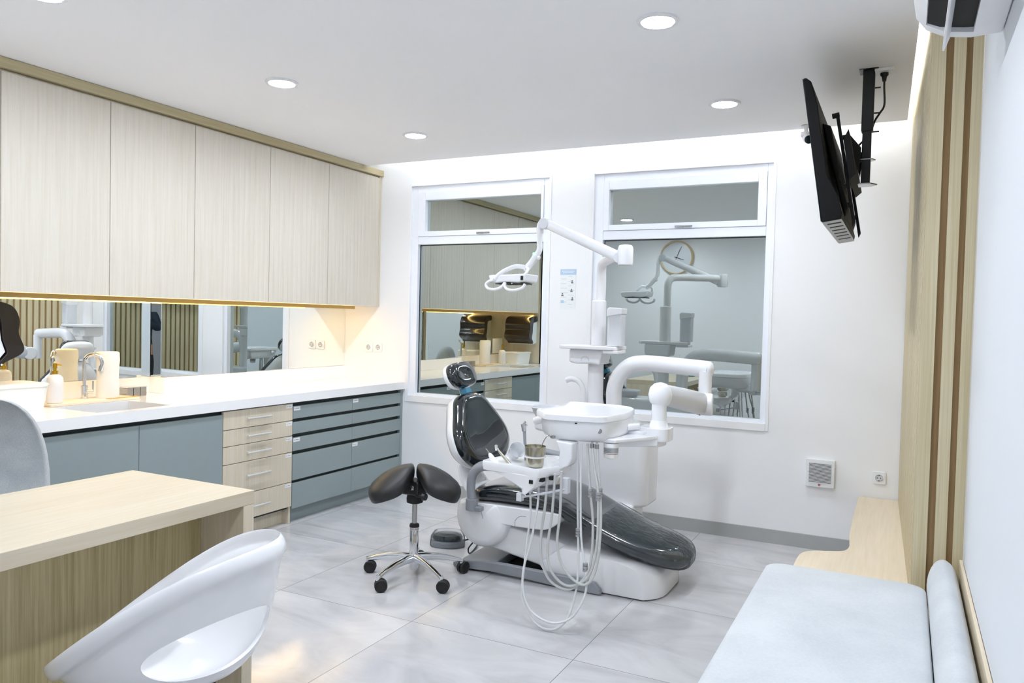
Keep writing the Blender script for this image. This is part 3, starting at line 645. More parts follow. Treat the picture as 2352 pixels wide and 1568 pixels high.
# things on the far part of the desk, seen only in reflections
t = thing('picture_frame', 'small picture frame with teal leaf print on the desk, seen in reflections', 'picture frame', (1.0, -4.25, .7505))
m = MB(); 
for a, b, c_, d_ in ((-.09, .09, 0, .015), (-.09, .09, .235, .25), (-.09, -.075, .015, .235), (.075, .09, .015, .235)): m.box(1.0+a, 1.0+b, -4.26, -4.245, .7505+c_, .7505+d_)
obj('frame_border', m, 'paper', t); pc = obj('picture', B(.925, 1.075, -4.256, -4.25, .7655, .9855), 'paper', t)
m = MB()
for k, (u, w, r) in enumerate(((0, .06, .014), (.015, .10, .018), (-.015, .12, .016), (.0, .155, .014))): m.lathe([(r, 0), (r, .001)], (1.0+u, -4.249, .77+w), 12, 'y')
obj('leaf_print', m, 'teal', pc)
tag(obj('small_box', B(1.25, 1.33, -4.1, -4.02, .7505, .80), 'teal', bevel=.004), 'small teal box on the desk, seen reflected in the window', 'box')

# white shell chair
az_, tl_ = -2.6799, .5465
cf = Vector((math.cos(az_), math.sin(az_), 0)); n_rim = Vector((cf.x*math.sin(tl_), cf.y*math.sin(tl_), math.cos(tl_))); Cc = Vector((1.7184, -3.6541, .5853))
dn = cf*math.cos(tl_) - Vector((0, 0, math.sin(tl_))); sd = n_rim.cross(dn).normalized()   # dn points to the front (down the slope)
t = thing('shell_chair', 'white plastic shell chair with oval hole in its back, in the foreground', 'chair', (Cc.x-.02, Cc.y, 0))
RA, RB = .3647, .25
axb = Vector((-.05, -.02, -1)).normalized()
bot = Vector((1.755, -3.66, .345))
rings = []; NA = 72
def rimpt(a): return Cc + dn*(RA*math.cos(a)) + sd*(RB*math.sin(a)*(1+.05*math.cos(a))) + n_rim*(.040*math.sin(a)**2*(1-.35*math.cos(a)) - .0152*max(0, -math.cos(a))**3)
for s, k in ((0, 0.02), (.02, .3), (.05, .5), (.13, .68), (.26, .80), (.42, .88), (.6, .935), (.78, .97), (.9, 1.0), (.93, 1.0), (1.0, 1.0)):
    ring = []
    for j in range(NA):
        a = j*2*PI/NA; rp = rimpt(a)
        inn = rp + (Cc-rp).normalized()*.022 - n_rim*.045
        if s <= .9:
            f = s/.9; h = bot + (inn-bot)*f; hor = Vector((bot.x+(inn.x-bot.x)*k, bot.y+(inn.y-bot.y)*k, 0)); ring.append(Vector((hor.x, hor.y, bot.z+(inn.z-bot.z)*f)))
        elif s < .95: ring.append(rp - n_rim*.045)
        else: ring.append(rp)
    rings.append(ring)
m = MB(); m.rings(rings, True, False); sh = obj('shell', m, 'whiteg', t, sol=.012, angle=50)
sh.modifiers.new('s', 'SUBSURF').levels = 1
# oval hole low in the back
back = -cf; ho_ = Vector((1.925, -3.672, .505)); hx = Vector((.95, -.05, -.08)).normalized(); tx = Vector((-hx.y, hx.x, 0)).normalized(); tx = (tx + Vector((0, 0, .30))).normalized(); tz = hx.cross(tx)
if tz.z < 0: tz = -tz
m = MB(); oval = [(.165*math.cos(a*2*PI/44), (.078 if math.sin(a*2*PI/44) > 0 else .085)*math.sin(a*2*PI/44)) for a in range(44)]
m.rings([[ho_ - hx*.12 + tx*u + tz*w for u, w in oval], [ho_ + hx*.3 + tx*u + tz*w for u, w in oval]])
apply_bool(sh, m)
m = MB(); m.cyl((1.755, -3.66, .10), (1.755, -3.66, .315), .022, n=20); obj('column', m, 'alu', t)
m = MB(); m.box(1.67, 1.84, -3.745, -3.575, .315, .337); obj('mechanism', m, 'black', t, bevel=.006)
m = MB(); m.tube([(1.755, -3.66, .328), (1.66, -3.80, .328), (1.60, -3.86, .322)], .008, 10); m.cyl((1.61, -3.85, .324), (1.57, -3.89, .320), .014, n=14); obj('tilt_lever', m, 'black', t)
for k in range(5):
    a = .4+k*2*PI/5; e = Vector((math.cos(a), math.sin(a), 0)); c0 = Vector((1.755, -3.66, 0))
    m = MB(); m.tube([c0+e*.02+Vector((0, 0, .115)), c0+e*.15+Vector((0, 0, .10)), c0+e*.27+Vector((0, 0, .075))], [(.022, .014), (.018, .012), (.013, .01)], 10); l = obj('leg', m, 'alu', t)
    m = MB(); w = Vector((-e.y, e.x, 0)); m.cyl(c0+e*.27+w*.022+Vector((0, 0, .03)), c0+e*.27-w*.022+Vector((0, 0, .03)), .029, n=18); m.cyl(c0+e*.265+Vector((0, 0, .04)), c0+e*.265+Vector((0, 0, .075)), .008, n=8); obj('caster', m, 'wheel', l)

# grey upholstered chair behind the desk
t = thing('upholstered_chair', 'grey woven upholstered chair behind the desk at the left edge', 'chair', (.40, -3.42, 0))
m = MB(); rg = []
for z, w, dpt, th in ((.44, .20, .20, .05), (.47, .235, .22, .055), (.55, .262, .23, .05), (.70, .272, .215, .045), (.82, .262, .175, .04), (.92, .225, .13, .036), (.985, .165, .09, .03), (1.01, .10, .06, .022), (1.02, .04, .045, .01)):
    out = []; inn = []
    for j in range(25):
        a = -PI/2*.98 + j*PI*.98/24
        cx_ = .30-.16*(z-.44); out.append(Vector((cx_ - dpt*math.cos(a)*.75, -3.335 + w*math.sin(a), z))); inn.append(Vector((cx_+th - (dpt-.01)*math.cos(a)*.75, -3.335+(w-th)*math.sin(a), z)))
    rg.append(out + inn[::-1])
m.rings(rg); obj('backrest', m, 'gfab', t, sub=1, angle=70)
m = MB(); m.pad(rrect(.10, .62, -3.56, -3.11, .10, 8), (0, 0, .40), (1, 0, 0), (0, 1, 0), (0, 0, 1), .08); obj('seat', m, 'gfab', t, angle=80)
for a, b in ((.17, -3.54), (.17, -3.23), (.54, -3.54), (.54, -3.23)):
    m = MB(); m.cyl((a, b, .405), (a+(a-.36)*.15, b+(b+3.385)*.15, .001), .014, .009, 12); obj('leg', m, 'black', t)

# ================================================================ SADDLE STOOL
SC = Vector((1.280, -1.735, 0))
t = thing('saddle_stool', 'black split saddle stool with chrome column and five casters', 'stool', SC)
m = MB(); m.lathe([(.010, .045), (.019, .048), (.024, .06), (.026, .10), (.031, .112), (.031, .125), (.024, .13), (.024, .276), (.022, .28)], SC, 32); obj('outer_column', m, 'chrome', t, angle=50)
m = MB(); m.lathe([(.0245, .262), (.0248, .263), (.0248, .277), (.0245, .278)], SC, 32); bnd = obj('column_band', m, 'pale', t)
m = MB(); m.lathe([(.026, .277), (.027, .283), (.024, .294), (.016, .297)], SC, 28); obj('column_collar', m, 'black', t)
m = MB(); m.lathe([(.0135, .29), (.0135, .44)], SC, 24); obj('inner_column', m, 'alu', t)
# lettering round the band, each letter a curved stroke set
LET = {'S': [(1, 1, 0, 1), (0, 1, 0, .5), (0, .5, 1, .5), (1, .5, 1, 0), (1, 0, 0, 0)], 'E': [(0, 0, 0, 1), (0, 1, 1, 1), (0, .5, .8, .5), (0, 0, 1, 0)], 'L': [(0, 1, 0, 0), (0, 0, 1, 0)], 'U': [(0, 1, 0, 0), (0, 0, 1, 0), (1, 0, 1, 1)], 'O': [(0, 0, 0, 1), (0, 1, 1, 1), (1, 1, 1, 0), (1, 0, 0, 0)]}
m = MB(); a0 = math.atan2(-5.17+1.735, 3.58-1.28)
for i, ch in enumerate('SELUO'):
    for x0, y0, x1, y1 in LET[ch]:
        P = []
        for (x, y) in ((x0, y0), (x1, y1)):
            a = a0 + (-.95 + i*.40 + x*.26); P.append(SC + Vector((.0252*math.cos(a), .0252*math.sin(a), .2655+y*.009)))
        if (P[1]-P[0]).length > 1e-5: m.tube([P[0], P[0].lerp(P[1], .5), P[1]], .0008, 5)
obj('lettering', m, 'red', bnd)
for k in range(5):
    a = math.radians(191+72*k); e = Vector((math.cos(a), math.sin(a), 0)); w = Vector((-e.y, e.x, 0))
    m = MB(); pts = [SC+e*.012+Vector((0, 0, .112)), SC+e*.06+Vector((0, 0, .113)), SC+e*.14+Vector((0, 0, .107)), SC+e*.22+Vector((0, 0, .090)), SC+e*.272+Vector((0, 0, .074))]
    m.tube(pts, [(.026, .022), (.024, .019), (.019, .016), (.015, .014), (.012, .013)], 12, up=(0, 0, 1)); m.cyl(SC+e*.268+Vector((0, 0, .058)), SC+e*.268+Vector((0, 0, .086)), .0115, n=14); lg = obj('leg', m, 'chrome', t, angle=60)
    wa = math.radians((-62, -50, -70, -15, -60)[k]); sv = Vector((math.cos(wa), math.sin(wa), 0)); tr = Vector((-sv.y, sv.x, 0)); c0 = SC+e*.268+tr*.012+Vector((0, 0, .0335))
    m = MB()
    for s in (-1, 1):
        q_ = []
        for rr, h_ in ((.012, .002), (.030, .0025), (.033, .006), (.033, .017), (.029, .0205), (.024, .021), (.023, .0195), (.005, .0195)):
            q_.append([c0 + (tr*math.cos(g*2*PI/28) + Vector((0, 0, 1))*math.sin(g*2*PI/28))*rr + sv*s*h_ for g in range(28)])
        m.rings(q_)
    m.cyl(c0-tr*.012+Vector((0, 0, 0)), c0-tr*.012+Vector((0, 0, .032)), .010, n=12)
    obj('caster', m, 'wheel', lg)
m = MB(); m.lathe([(.03, .405), (.043, .41), (.045, .43), (.042, .45), (.05, .47), (.05, .50), (.03, .52)], SC, 28); obj('tilt_mechanism', m, 'blackm', t)
m = MB(); m.box(1.225, 1.335, -1.79, -1.68, .455, .53); obj('mechanism_housing', m, 'black', t, bevel=.01)
m = MB(); m.cyl((1.325, -1.79, .46), (1.372, -1.79, .46), .007, n=10); m.cyl((1.368, -1.79, .46), (1.385, -1.79, .46), .021, .018, 18); obj('adjusting_knob', m, 'black', t)
dd = Vector((2.30, -3.43, 0)).normalized(); ds = Vector((-dd.y, dd.x, 0))       # dd towards the room
for s in (-1, 1):
    # half saddle: kidney pad, high beside the gap and falling outwards
    pl = spl2([(.012, -.10), (.03, -.165), (.10, -.185), (.19, -.15), (.248, -.06), (.255, .04), (.215, .125), (.13, .175), (.045, .165), (.012, .10), (.004, .0)], 6)
    m = MB(); m.pad(pl, (0, 0, 0), (1, 0, 0), (0, 1, 0), (0, 0, 1), .085)
    nv = []
    for v in m.v:
        l, w_, h_ = v[0]*.88, v[1], v[2]; drop = .30*l + 2.1*max(0, l-.06)**2 + .9*w_*w_ + .25*max(0, -w_-.06)
        pinch = .035*max(0, -w_-.02)/.15                                   # the halves part towards the room
        tilt = h_*(.35*min(1, l/.25))
        nv.append(tuple(SC + ds*s*(l+pinch+tilt) - dd*w_ + Vector((0, 0, .540 + h_*.92 - drop))))
    m.v = nv
    obj('saddle_half', m, 'leather', t, angle=80)
m = MB(); o_ = SC + dd*.058 + Vector((0, 0, .497))
m.rings([[o_+ds*u+Vector((0, 0, w)) for u, w in ((-.022, -.014), (.022, -.014), (.022, .014), (-.022, .014))], [o_+dd*.002+ds*u+Vector((0, 0, w)) for u, w in ((-.022, -.014), (.022, -.014), (.022, .014), (-.022, .014))]])
bp_ = obj('badge', m, 'black', t); m = MB(); o2 = o_+dd*.0022
for u0, u1, w in ((-.016, .016, .006), (-.012, .014, .001), (-.018, .018, -.004), (-.02, .02, -.009)):
    m.rings([[o2+ds*u0+Vector((0, 0, w)), o2+ds*u1+Vector((0, 0, w)), o2+ds*u1+Vector((0, 0, w+.002)), o2+ds*u0+Vector((0, 0, w+.002))], [q+dd*.0006 for q in (o2+ds*u0+Vector((0, 0, w)), o2+ds*u1+Vector((0, 0, w)), o2+ds*u1+Vector((0, 0, w+.002)), o2+ds*u0+Vector((0, 0, w+.002)))]])
obj('printed_line', m, 'sticker', bp_)

# foot pedal
pc_ = Vector((1.125, -1.135, 0)); t = thing('foot_pedal', 'dark shiny foot pedal on the floor behind the stool', 'foot pedal', pc_)
m = MB(); u = Vector((.85, .35, 0)).normalized(); w_ = Vector((-u.y, u.x, 0)); pl = spl2([(-.085, -.05), (0, -.075), (.085, -.05), (.10, .02), (.06, .075), (-.06, .075), (-.10, .02)], 5)
m.pad(pl, pc_+Vector((0, 0, .001)), u, w_, (0, 0, 1), .055, [(.05, 0), (.97, 0), (1, .1), (.99, .45), (.9, .62), (.7, .72), (.05, .75)]); obj('pedal_base', m, 'grey', t)
m = MB(); m.pad(pl, pc_+Vector((0, 0, .042)), u*.92, w_*.92, Vector((.05, -.28, 1)).normalized(), .04, [(.1, 0), (.95, 0), (1, .3), (.9, .8), (.6, 1.0), (.05, 1.05)]); obj('pedal_plate', m, 'vinyl', t)
m = MB(); m.pad(pl, pc_+Vector((0, 0, .003)), u*1.05, w_*1.05, (0, 0, 1), .095, [(1, 0), (1.01, .3), (.98, .6), (.8, .9), (.4, 1.0), (.05, 1.02)]); obj('plastic_cover', m, 'film', t)
tag(obj('pedal_cord', MB().tube(spl([(1.19, -1.08, .02), (1.24, -1.03, .035), (1.28, -1.03, .02), (1.31, -1.12, .006), (1.33, -1.22, .006), (1.345, -1.26, .05), (1.36, -1.20, .09)], 6), .0045, 8), 'black'), 'thin black cord from the foot pedal to the dental chair base', 'cord')

# ================================================================ DENTAL CHAIR
YN, YF = -1.430, -.915; YC = (YN+YF)/2
t = thing('dental_chair', 'dark slate dental patient chair with white base, under clear film', 'dental chair', (1.95, YC, 0))
def sec(x, zc, hw, hz, dx=0, n=28, e=3.2, yc=YC, lean=0, dish=0):
    out = []
    for k in range(n):
        a = k*2*PI/n; c, s = math.cos(a), math.sin(a)
        y = math.copysign(abs(c)**(2/e), c)*hw; z = math.copysign(abs(s)**(2/e), s)*hz
        if s > 0: z -= dish*(1-(y/hw)**2)*min(1, s*1.5)
        out.append(Vector((x+dx*z, yc+y, zc+z)))
    return out
def topz(x):
    T = [(1.42, .462), (1.55, .482), (1.72, .490), (1.88, .484), (1.99, .452), (2.10, .398), (2.22, .343), (2.38, .292), (2.52, .258), (2.64, .225)]
    for (a, b), (c, d) in zip(T, T[1:]):
        if x <= c: u = (x-a)/(c-a); return b+(d-b)*u
    return T[-1][1]
rg = []
for x, hw, hz in ((1.435, .15, .02), (1.445, .22, .042), (1.47, .248, .052), (1.55, .257, .056), (1.70, .259, .057), (1.85, .258, .056), (1.95, .257, .054), (2.05, .257, .052), (2.15, .257, .051), (2.30, .252, .050), (2.42, .240, .050), (2.52, .215, .050), (2.585, .17, .047), (2.615, .12, .038), (2.630, .06, .020)):
    sl = (topz(x+.03)-topz(x-.03))/.06
    rg.append(sec(x, topz(x)-.056, hw, hz, -sl*.8 if 1.9 < x < 2.6 else 0, dish=.016 if 1.46 < x < 2.5 else 0))
m = MB(); m.rings(rg); obj('seat_pad', m, 'vinyl', t, sub=1, angle=80)
rg = []
for x, hw, hz in ((2.14, .263, .057), (2.30, .259, .057), (2.42, .248, .057), (2.52, .223, .057), (2.59, .178, .054), (2.625, .128, .044), (2.642, .07, .026)):
    sl = (topz(x+.03)-topz(x-.03))/.06; rg.append(sec(x, topz(x)-.054, hw, hz, -sl*.8 if x < 2.6 else 0, n=32))
m = MB(); m.rings(rg, False, True); obj('foot_film', m, 'film', t, sub=1, angle=80)
# backrest, leaning away from the foot end
bo = Vector((1.415, YC-.005, .565)); AX = Vector((-.395, 0, .919)).normalized(); NB = Vector((AX.z, 0, -AX.x)).normalized(); YV = Vector((0, 1, 0))
pl = spl2([(0, -.035), (.17, -.015), (.275, .06), (.30, .14), (.272, .215), (.21, .30), (.150, .375), (.09, .408), (0, .415), (-.09, .408), (-.150, .375), (-.20, .30), (-.255, .215), (-.275, .14), (-.262, .06), (-.17, -.015)], 4)
m = MB(); m.pad(pl, bo-NB*.045, YV, AX, NB, .10, [(.05, 0), (.7, 0), (.93, .05), (.99, .25), (1, .5), (.975, .74), (.92, .9), (.83, .98), (.7, .96), (.4, .90), (.05, .87)]); obj('backrest_pad', m, 'vinyl', t, angle=80)
m = MB(); m.pad(pl, bo-NB*.085, YV, AX, NB, .075, [(.05, 0), (.6, .0), (.9, .15), (.975, .5), (1.0, .8), (1.004, 1.0), (.985, 1.02)]); obj('backrest_shell', m, 'whiteg', t, angle=80)
m = MB(); m.tube([(1.32, YC, .66), (1.27, YC, .52), (1.33, YC, .40), (1.46, YC, .33)], [(.12, .035), (.12, .04), (.13, .045), (.15, .05)], 20, up=(0, 1, 0)); obj('back_support', m, 'whiteg', t, sub=1)
hb = bo + AX*.415
m = MB(); m.tube([hb-NB*.02-AX*.05, hb-NB*.02+AX*.05], [(.028, .010)]*2, 12, up=(0, 1, 0)); obj('headrest_bar', m, 'alu', t)
m = MB(); m.rings([[hb+NB*a+YV*b+AX*c_ for b, c_ in ((-.03, -.005), (.035, -.005), (.03, .03), (-.025, .03))] for a in (-.015, .03)]); obj('headrest_plug', m, 'blueplug', t, bevel=.005)
HA = Vector((-.42, 0, .907)).normalized(); HN = Vector((HA.z, 0, -HA.x)); ho = hb + AX*.045
pl = spl2([(-.095, .0), (0, -.012), (.095, .0), (.135, .05), (.125, .11), (.07, .142), (-.07, .142), (-.125, .11), (-.135, .05)], 5)
m = MB(); m.pad(pl, ho-HN*.02, YV, HA, HN, .075, [(.05, 0), (.9, .02), (1, .3), (.99, .6), (.93, .88), (.8, .98), (.4, .9), (.05, .86)]); obj('headrest_pad', m, 'vinyl', t, angle=80)
m = MB(); m.pad(pl, ho-HN*.04, YV, HA, HN, .04, [(.05, 0), (.85, .05), (1.0, .5), (1.02, 1.0), (.99, 1.05)]); obj('headrest_shell', m, 'whiteg', t, angle=80)
# under-seat covers
P = [(1.43, .372), (1.93, .378), (2.0, .36), (1.985, .325), (1.93, .288), (1.86, .276), (1.66, .276), (1.56, .30), (1.43, .33)]
m = MB(); m.prism([tuple(p) for p in spl2([(a, b) for a, b in P], 3)], YN-.012, YF, 'y'); cv = obj('side_cover', m, 'whiteg', t, bevel=.012, seg=3)
m = MB(); m.tube([(1.50+.012*k*0, YN-.0135, .372) if k == 0 else p for k, p in enumerate(spl([(1.505, YN-.0125, .372), (1.525, YN-.0125, .33), (1.535, YN-.0125, .29)], 6))], .0012, 5); m.tube(spl([(1.735, YN-.0125, .278), (1.737, YN-.0125, .31), (1.765, YN-.0125, .335), (1.80, YN-.0125, .338)], 6), .0012, 5); obj('seam', m, 'ink', cv)
m = MB(); c0 = (1.522, 0, .293); m.lathe([(.01, YN-.012), (.12, YN-.014), (.152, YN-.006), (.166, YN+.012), (.170, YN+.04), (.170, YF-.04), (.166, YF-.012), (.15, YF), (.01, YF)], c0, 48, 'y'); m.v = [(v[0], v[1], min(v[2], .372)) for v in m.v]; obj('pivot_cover', m, 'whiteg', t, angle=60)
m = MB(); m.prism([(1.545, .128), (1.64, .265), (2.10, .195), (2.16, .10), (1.90, .065)], YN+.03, YF-.03, 'y'); obj('lift_arm', m, 'whitem', t, bevel=.015)
m = MB(); 
P = [(1.885, .098), (1.95, .16), (2.015, .208), (2.2, .196), (2.44, .176), (2.50, .155), (2.535, .10), (2.54, .012), (1.96, .012)]
rg = []
P = [(1.885, .098), (1.95, .16), (2.015, .208), (2.1, .204), (2.2, .196), (2.3, .189), (2.38, .181), (2.44, .174), (2.495, .155), (2.525, .115), (2.538, .06), (2.54, .008), (2.3, .008), (1.96, .008)]
W_ = YF-YN
for v_, k_ in ((0, 1), (.004, .9), (.015, .75), (.035, .5), (.06, .28), (.10, .08), (.15, 0), (W_-.15, 0), (W_-.10, .08), (W_-.06, .28), (W_-.035, .5), (W_-.015, .75), (W_-.004, .9), (W_, 1)):
    rg.append([Vector((x - .085*k_*min(1, max(0, (x-2.25)/.25)), YN-.012+v_, z - (.012*k_**4 if z > .1 else 0))) for x, z in P])
m.rings(rg); obj('base_cover', m, 'whiteg', t, angle=50)
m = MB(); P = [(1.375, .004), (1.368, .03), (1.40, .048), (1.52, .066), (1.70, .073), (1.95, .070), (2.15, .070), (2.21, .062), (2.245, .03), (2.248, .003), (2.0, .004), (1.8, .013), (1.6, .016)]
m.prism(P, YN-.05, YN-.018, 'y'); m.prism(P, YF, YF+.03, 'y'); m.prism([(1.38, .004), (1.375, .03), (1.46, .05), (1.62, .06), (1.62, .012)], YN-.03, YF+.01, 'y'); obj('floor_frame', m, 'grey', t, bevel=.008)
m = MB(); m.box(1.40, 2.47, YN+.01, YF-.03, .001, .0125); obj('floor_plate', m, 'blackm', t)
# armrest
m = MB(); m.tube(spl([(1.475, YN-.035, .40), (1.468, YN-.035, .47), (1.480, YN-.037, .535), (1.525, YN-.04, .582), (1.60, YN-.04, .596), (1.72, YN-.03, .580), (1.83, YN-.02, .553)], 7), [(.024, .030)]*30 + [(.022, .024)]*13, 16); obj('armrest', m, 'grey', t)
m = MB(); m.cyl((1.475, YN-.035, .335), (1.475, YN-.035, .402), .033, n=24); m.box(1.475, 1.54, YN-.05, YN+.02, .335, .362); obj('armrest_collar', m, 'grey', t, bevel=.006)
m = MB(); m.tube(spl([(1.475, YF+.03, .36), (1.468, YF+.03, .47), (1.480, YF+.03, .535), (1.525, YF+.03, .582), (1.60, YF+.03, .596), (1.80, YF+.03, .575)], 7), .024, 14); obj('armrest', m, 'grey', t)

# ================================================================ DENTAL UNIT (post, lamp, delivery head)
t = thing('dental_unit', 'white dental treatment unit with lamp post, swing arm, instrument head and hoses', 'dental unit', (1.95, -.66, 0))
m = MB(); m.prism(rrect(1.70, 2.262, -.80, -.50, .07, 8), .305, .70, 'z'); obj('unit_cabinet', m, 'whiteg', t, bevel=.02, seg=3, angle=60)
m = MB(); m.box(1.72, 2.2, -.86, -.62, .12, .32); obj('unit_foot', m, 'whitem', t, bevel=.02)
m = MB(); m.prism(spl2([(1.50, -.72), (1.60, -.80), (1.78, -.82), (2.0, -.82), (2.14, -.80), (2.20, -.70), (2.14, -.58), (1.9, -.54), (1.7, -.56), (1.55, -.62)], 6), .70, .80, 'z'); obj('unit_head', m, 'whiteg', t, bevel=.02, seg=3, angle=60)
# spittoon bowl
m = MB(); m.lathe([(.02, 0), (.07, .012), (.10, .05), (.112, .085), (.118, .088), (.114, .092), (.104, .085), (.09, .05), (.06, .02), (.01, .012)], (1.590, -.70, .758), 40); obj('spittoon_bowl', m, 'pale', t, angle=60)
m = MB(); m.tube(spl([(1.83, -.73, .80), (1.832, -.73, .90), (1.826, -.73, .98), (1.795, -.73, 1.026), (1.75, -.73, 1.038), (1.715, -.73, 1.026)], 6), .0175, 16); obj('cup_filler_spout', m, 'whitem', t)
# post
m = MB(); m.lathe([(.050, .79), (.048, 1.15)], (1.892, -.69, 0), 32); obj('lower_post', m, 'whitem', t)
m = MB(); m.lathe([(.044, 1.22), (.044, 1.52), (.040, 1.525), (.03, 1.526)], (1.903, -.69, 0), 32); obj('upper_post', m, 'whitem', t)
m = MB(); pth = spl([(1.914, -.69, 1.52), (1.914, -.69, 1.64), (1.916, -.70, 1.71), (1.935, -.735, 1.748), (1.985, -.81, 1.758), (2.10, -.99, 1.765), (2.20, -1.145, 1.77)], 7); m.tube(pth, .0285, 18); obj('light_post', m, 'whitem', t)
m = MB(); m.prism(rrect(1.70, 2.075, -.86, -.62, .05, 6), 1.228, 1.250, 'z'); obj('shelf', m, 'whitem', t, bevel=.005)
m = MB(); m.prism([(1.757, 1.145), (1.80, 1.136), (1.90, 1.14), (1.955, 1.134), (1.968, 1.228), (1.757, 1.228)], -.80, -.62, 'y'); bx = obj('shelf_drawer', m, 'whiteg', t, bevel=.012, seg=3)
m = MB(); m.tube(spl([(1.838, -.801, 1.155), (1.84, -.801, 1.172), (1.862, -.801, 1.184), (1.884, -.801, 1.172), (1.886, -.801, 1.155)], 5), .002, 6); obj('drawer_grip', m, 'pale', bx)
m = MB(); m.prism(rrect(2.006, 2.094, -.83, -.73, .018, 6), 1.252, 1.44, 'z'); obj('cup_dispenser', m, 'pale', t)
m = MB(); m.prism([(2.004, 1.425), (2.096, 1.442), (2.098, 1.478), (2.02, 1.482), (2.004, 1.472)], -.835, -.725, 'y'); obj('dispenser_lid', m, 'whiteg', t, bevel=.006)
m = MB(); m.box(1.99, 2.085, -.845, -.70, 1.208, 1.2275); obj('dispenser_bracket', m, 'whitem', t, bevel=.004)
# operating light
m = MB(); m.lathe([(.02, 1.70), (.040, 1.703), (.042, 1.72), (.042, 1.79), (.036, 1.808), (.015, 1.813)], (2.232, -1.19, 0), 28); obj('elbow', m, 'whiteg', t, bevel=.002)
E1, E2 = Vector((2.225, -1.188, 1.733)), Vector((1.735, -1.152, 1.950))
m = MB(); m.tube([E1, E1.lerp(E2, .03), E1.lerp(E2, .5), E1.lerp(E2, .97), E2], [(.024, .020), (.030, .024), (.029, .023), (.027, .022), (.022, .018)], 18, up=(0, 0, 1)); obj('spring_arm', m, 'whiteg', t, angle=50)
m = MB(); m.cyl((2.20, -1.212, 1.742), (2.20, -1.160, 1.742), .029, n=24); m.cyl((1.735, -1.178, 1.945), (1.735, -1.125, 1.945), .031, n=24); obj('joint_cap', m, 'pale', t, bevel=.003)
m = MB(); m.tube(spl([(1.735, -1.152, 1.962), (1.708, -1.150, 1.945), (1.700, -1.145, 1.90), (1.699, -1.14, 1.85), (1.697, -1.135, 1.80), (1.665, -1.13, 1.752), (1.625, -1.125, 1.706), (1.60, -1.12, 1.690)], 6), [.019]*14+[.017]*14+[.020]*12+[.018]*3, 18); lh = obj('light_neck', m, 'whiteg', t, angle=60)
m = MB(); m.cyl((1.665, -1.132, 1.768), (1.698, -1.135, 1.752), .011, n=14); obj('neck_knob', m, 'whitem', lh)
m = MB(); m.cyl((1.668, -1.150, 1.776), (1.668, -1.146, 1.776), .007, n=10); obj('indicator_lamp', m, 'green', lh)
yh0, yh1 = -1.21, -1.03
m = MB(); m.prism([(1.405, 1.652), (1.650, 1.660), (1.640, 1.615), (1.60, 1.608), (1.52, 1.612), (1.44, 1.604), (1.418, 1.610)], yh0, yh1, 'y'); hd = obj('lamp_head', m, 'whiteg', t, bevel=.01, seg=3)
m = MB(); m.box(1.619, 1.634, yh0-.004, yh0+.001, 1.622, 1.646); obj('lamp_sensor', m, 'blackm', hd)
m = MB(); m.box(1.44, 1.62, yh0+.03, yh1-.03, 1.600, 1.607); obj('lamp_lens', m, 'vinyl', hd)
m = MB()
for y in (yh0+.02,): 
    m.tube(spl([(1.612, y+.05, 1.70), (1.56, y+.03, 1.704), (1.51, y, 1.680), (1.468, y-.012, 1.650), (1.448, y-.014, 1.625)], 6), [.013]*25, 14); m.tube(spl([(1.612, y+.05, 1.70), (1.640, y+.03, 1.69), (1.640, y+.01, 1.668), (1.626, y, 1.648)], 6), .008, 12)
obj('yoke', m, 'whiteg', t)
m = MB(); y = yh0-.012
m.tube(spl([(1.450, y, 1.622), (1.415, y, 1.612), (1.400, y, 1.594), (1.420, y-.01, 1.573), (1.465, y-.02, 1.566), (1.505, y-.01, 1.580), (1.522, y, 1.605)], 6), .009, 12); obj('lamp_handle', m, 'whiteg', t)
m = MB(); m.tube(spl([(1.524, y, 1.606), (1.528, y-.01, 1.585), (1.555, y-.02, 1.566), (1.600, y-.02, 1.563), (1.640, y-.01, 1.576), (1.652, y, 1.598)], 6), .009, 12); obj('lamp_handle', m, 'whiteg', t)
# swing arm
m = MB(); m.tube(spl([(2.035, -.74, .75), (2.035, -.745, .90), (2.038, -.75, 1.0), (2.075, -.755, 1.085), (2.14, -.76, 1.142), (2.22, -.76, 1.158), (2.32, -.762, 1.156), (2.45, -.765, 1.150), (2.60, -.77, 1.142)], 7), .0475, 24); m.lathe([(.047, 0), (.045, .012), (.034, .024), (.012, .031)], (2.60, -.77, 1.142), 24, 'x'); obj('swing_arm', m, 'whiteg', t, angle=60)
m = MB(); m.lathe([(.037, .90), (.037, 1.13)], (2.588, -.79, 0), 28); obj('arm_spindle', m, 'whiteg', t)
A1, A2 = Vector((2.598, -.90, .958)), Vector((2.545, -1.52, 1.055))
m = MB(); m.tube([A1+(A1-A2).normalized()*.02, A1, A1.lerp(A2, .5), A2], [(.045, .03), (.062, .036), (.058, .036), (.050, .034)], 24, up=(0, 0, 1)); obj('balance_arm', m, 'pale', t, angle=50)
m = MB(); m.cyl((2.56, -.87, .952), (2.650, -.855, .952), .062, n=32); obj('arm_joint', m, 'whiteg', t, bevel=.01)
m = MB(); m.cyl((2.578, -.868, .952), (2.586, -.867, .952), .0634, n=32); obj('joint_ring', m, 'blackm', t)
m = MB(); m.lathe([(.005, -.062), (.03, -.056), (.05, -.036), (.058, 0), (.05, .034), (.03, .053), (.005, .06)], (2.540, -1.52, 1.052), 28); obj('ball_joint', m, 'whiteg', t, angle=80)
m = MB(); m.lathe([(.036, .93), (.036, 1.03)], (2.538, -1.525, 0), 28); m.lathe([(.060, .885), (.046, .90), (.037, .93)], (2.538, -1.525, 0), 28); obj('arm_neck', m, 'whiteg', t, angle=50)
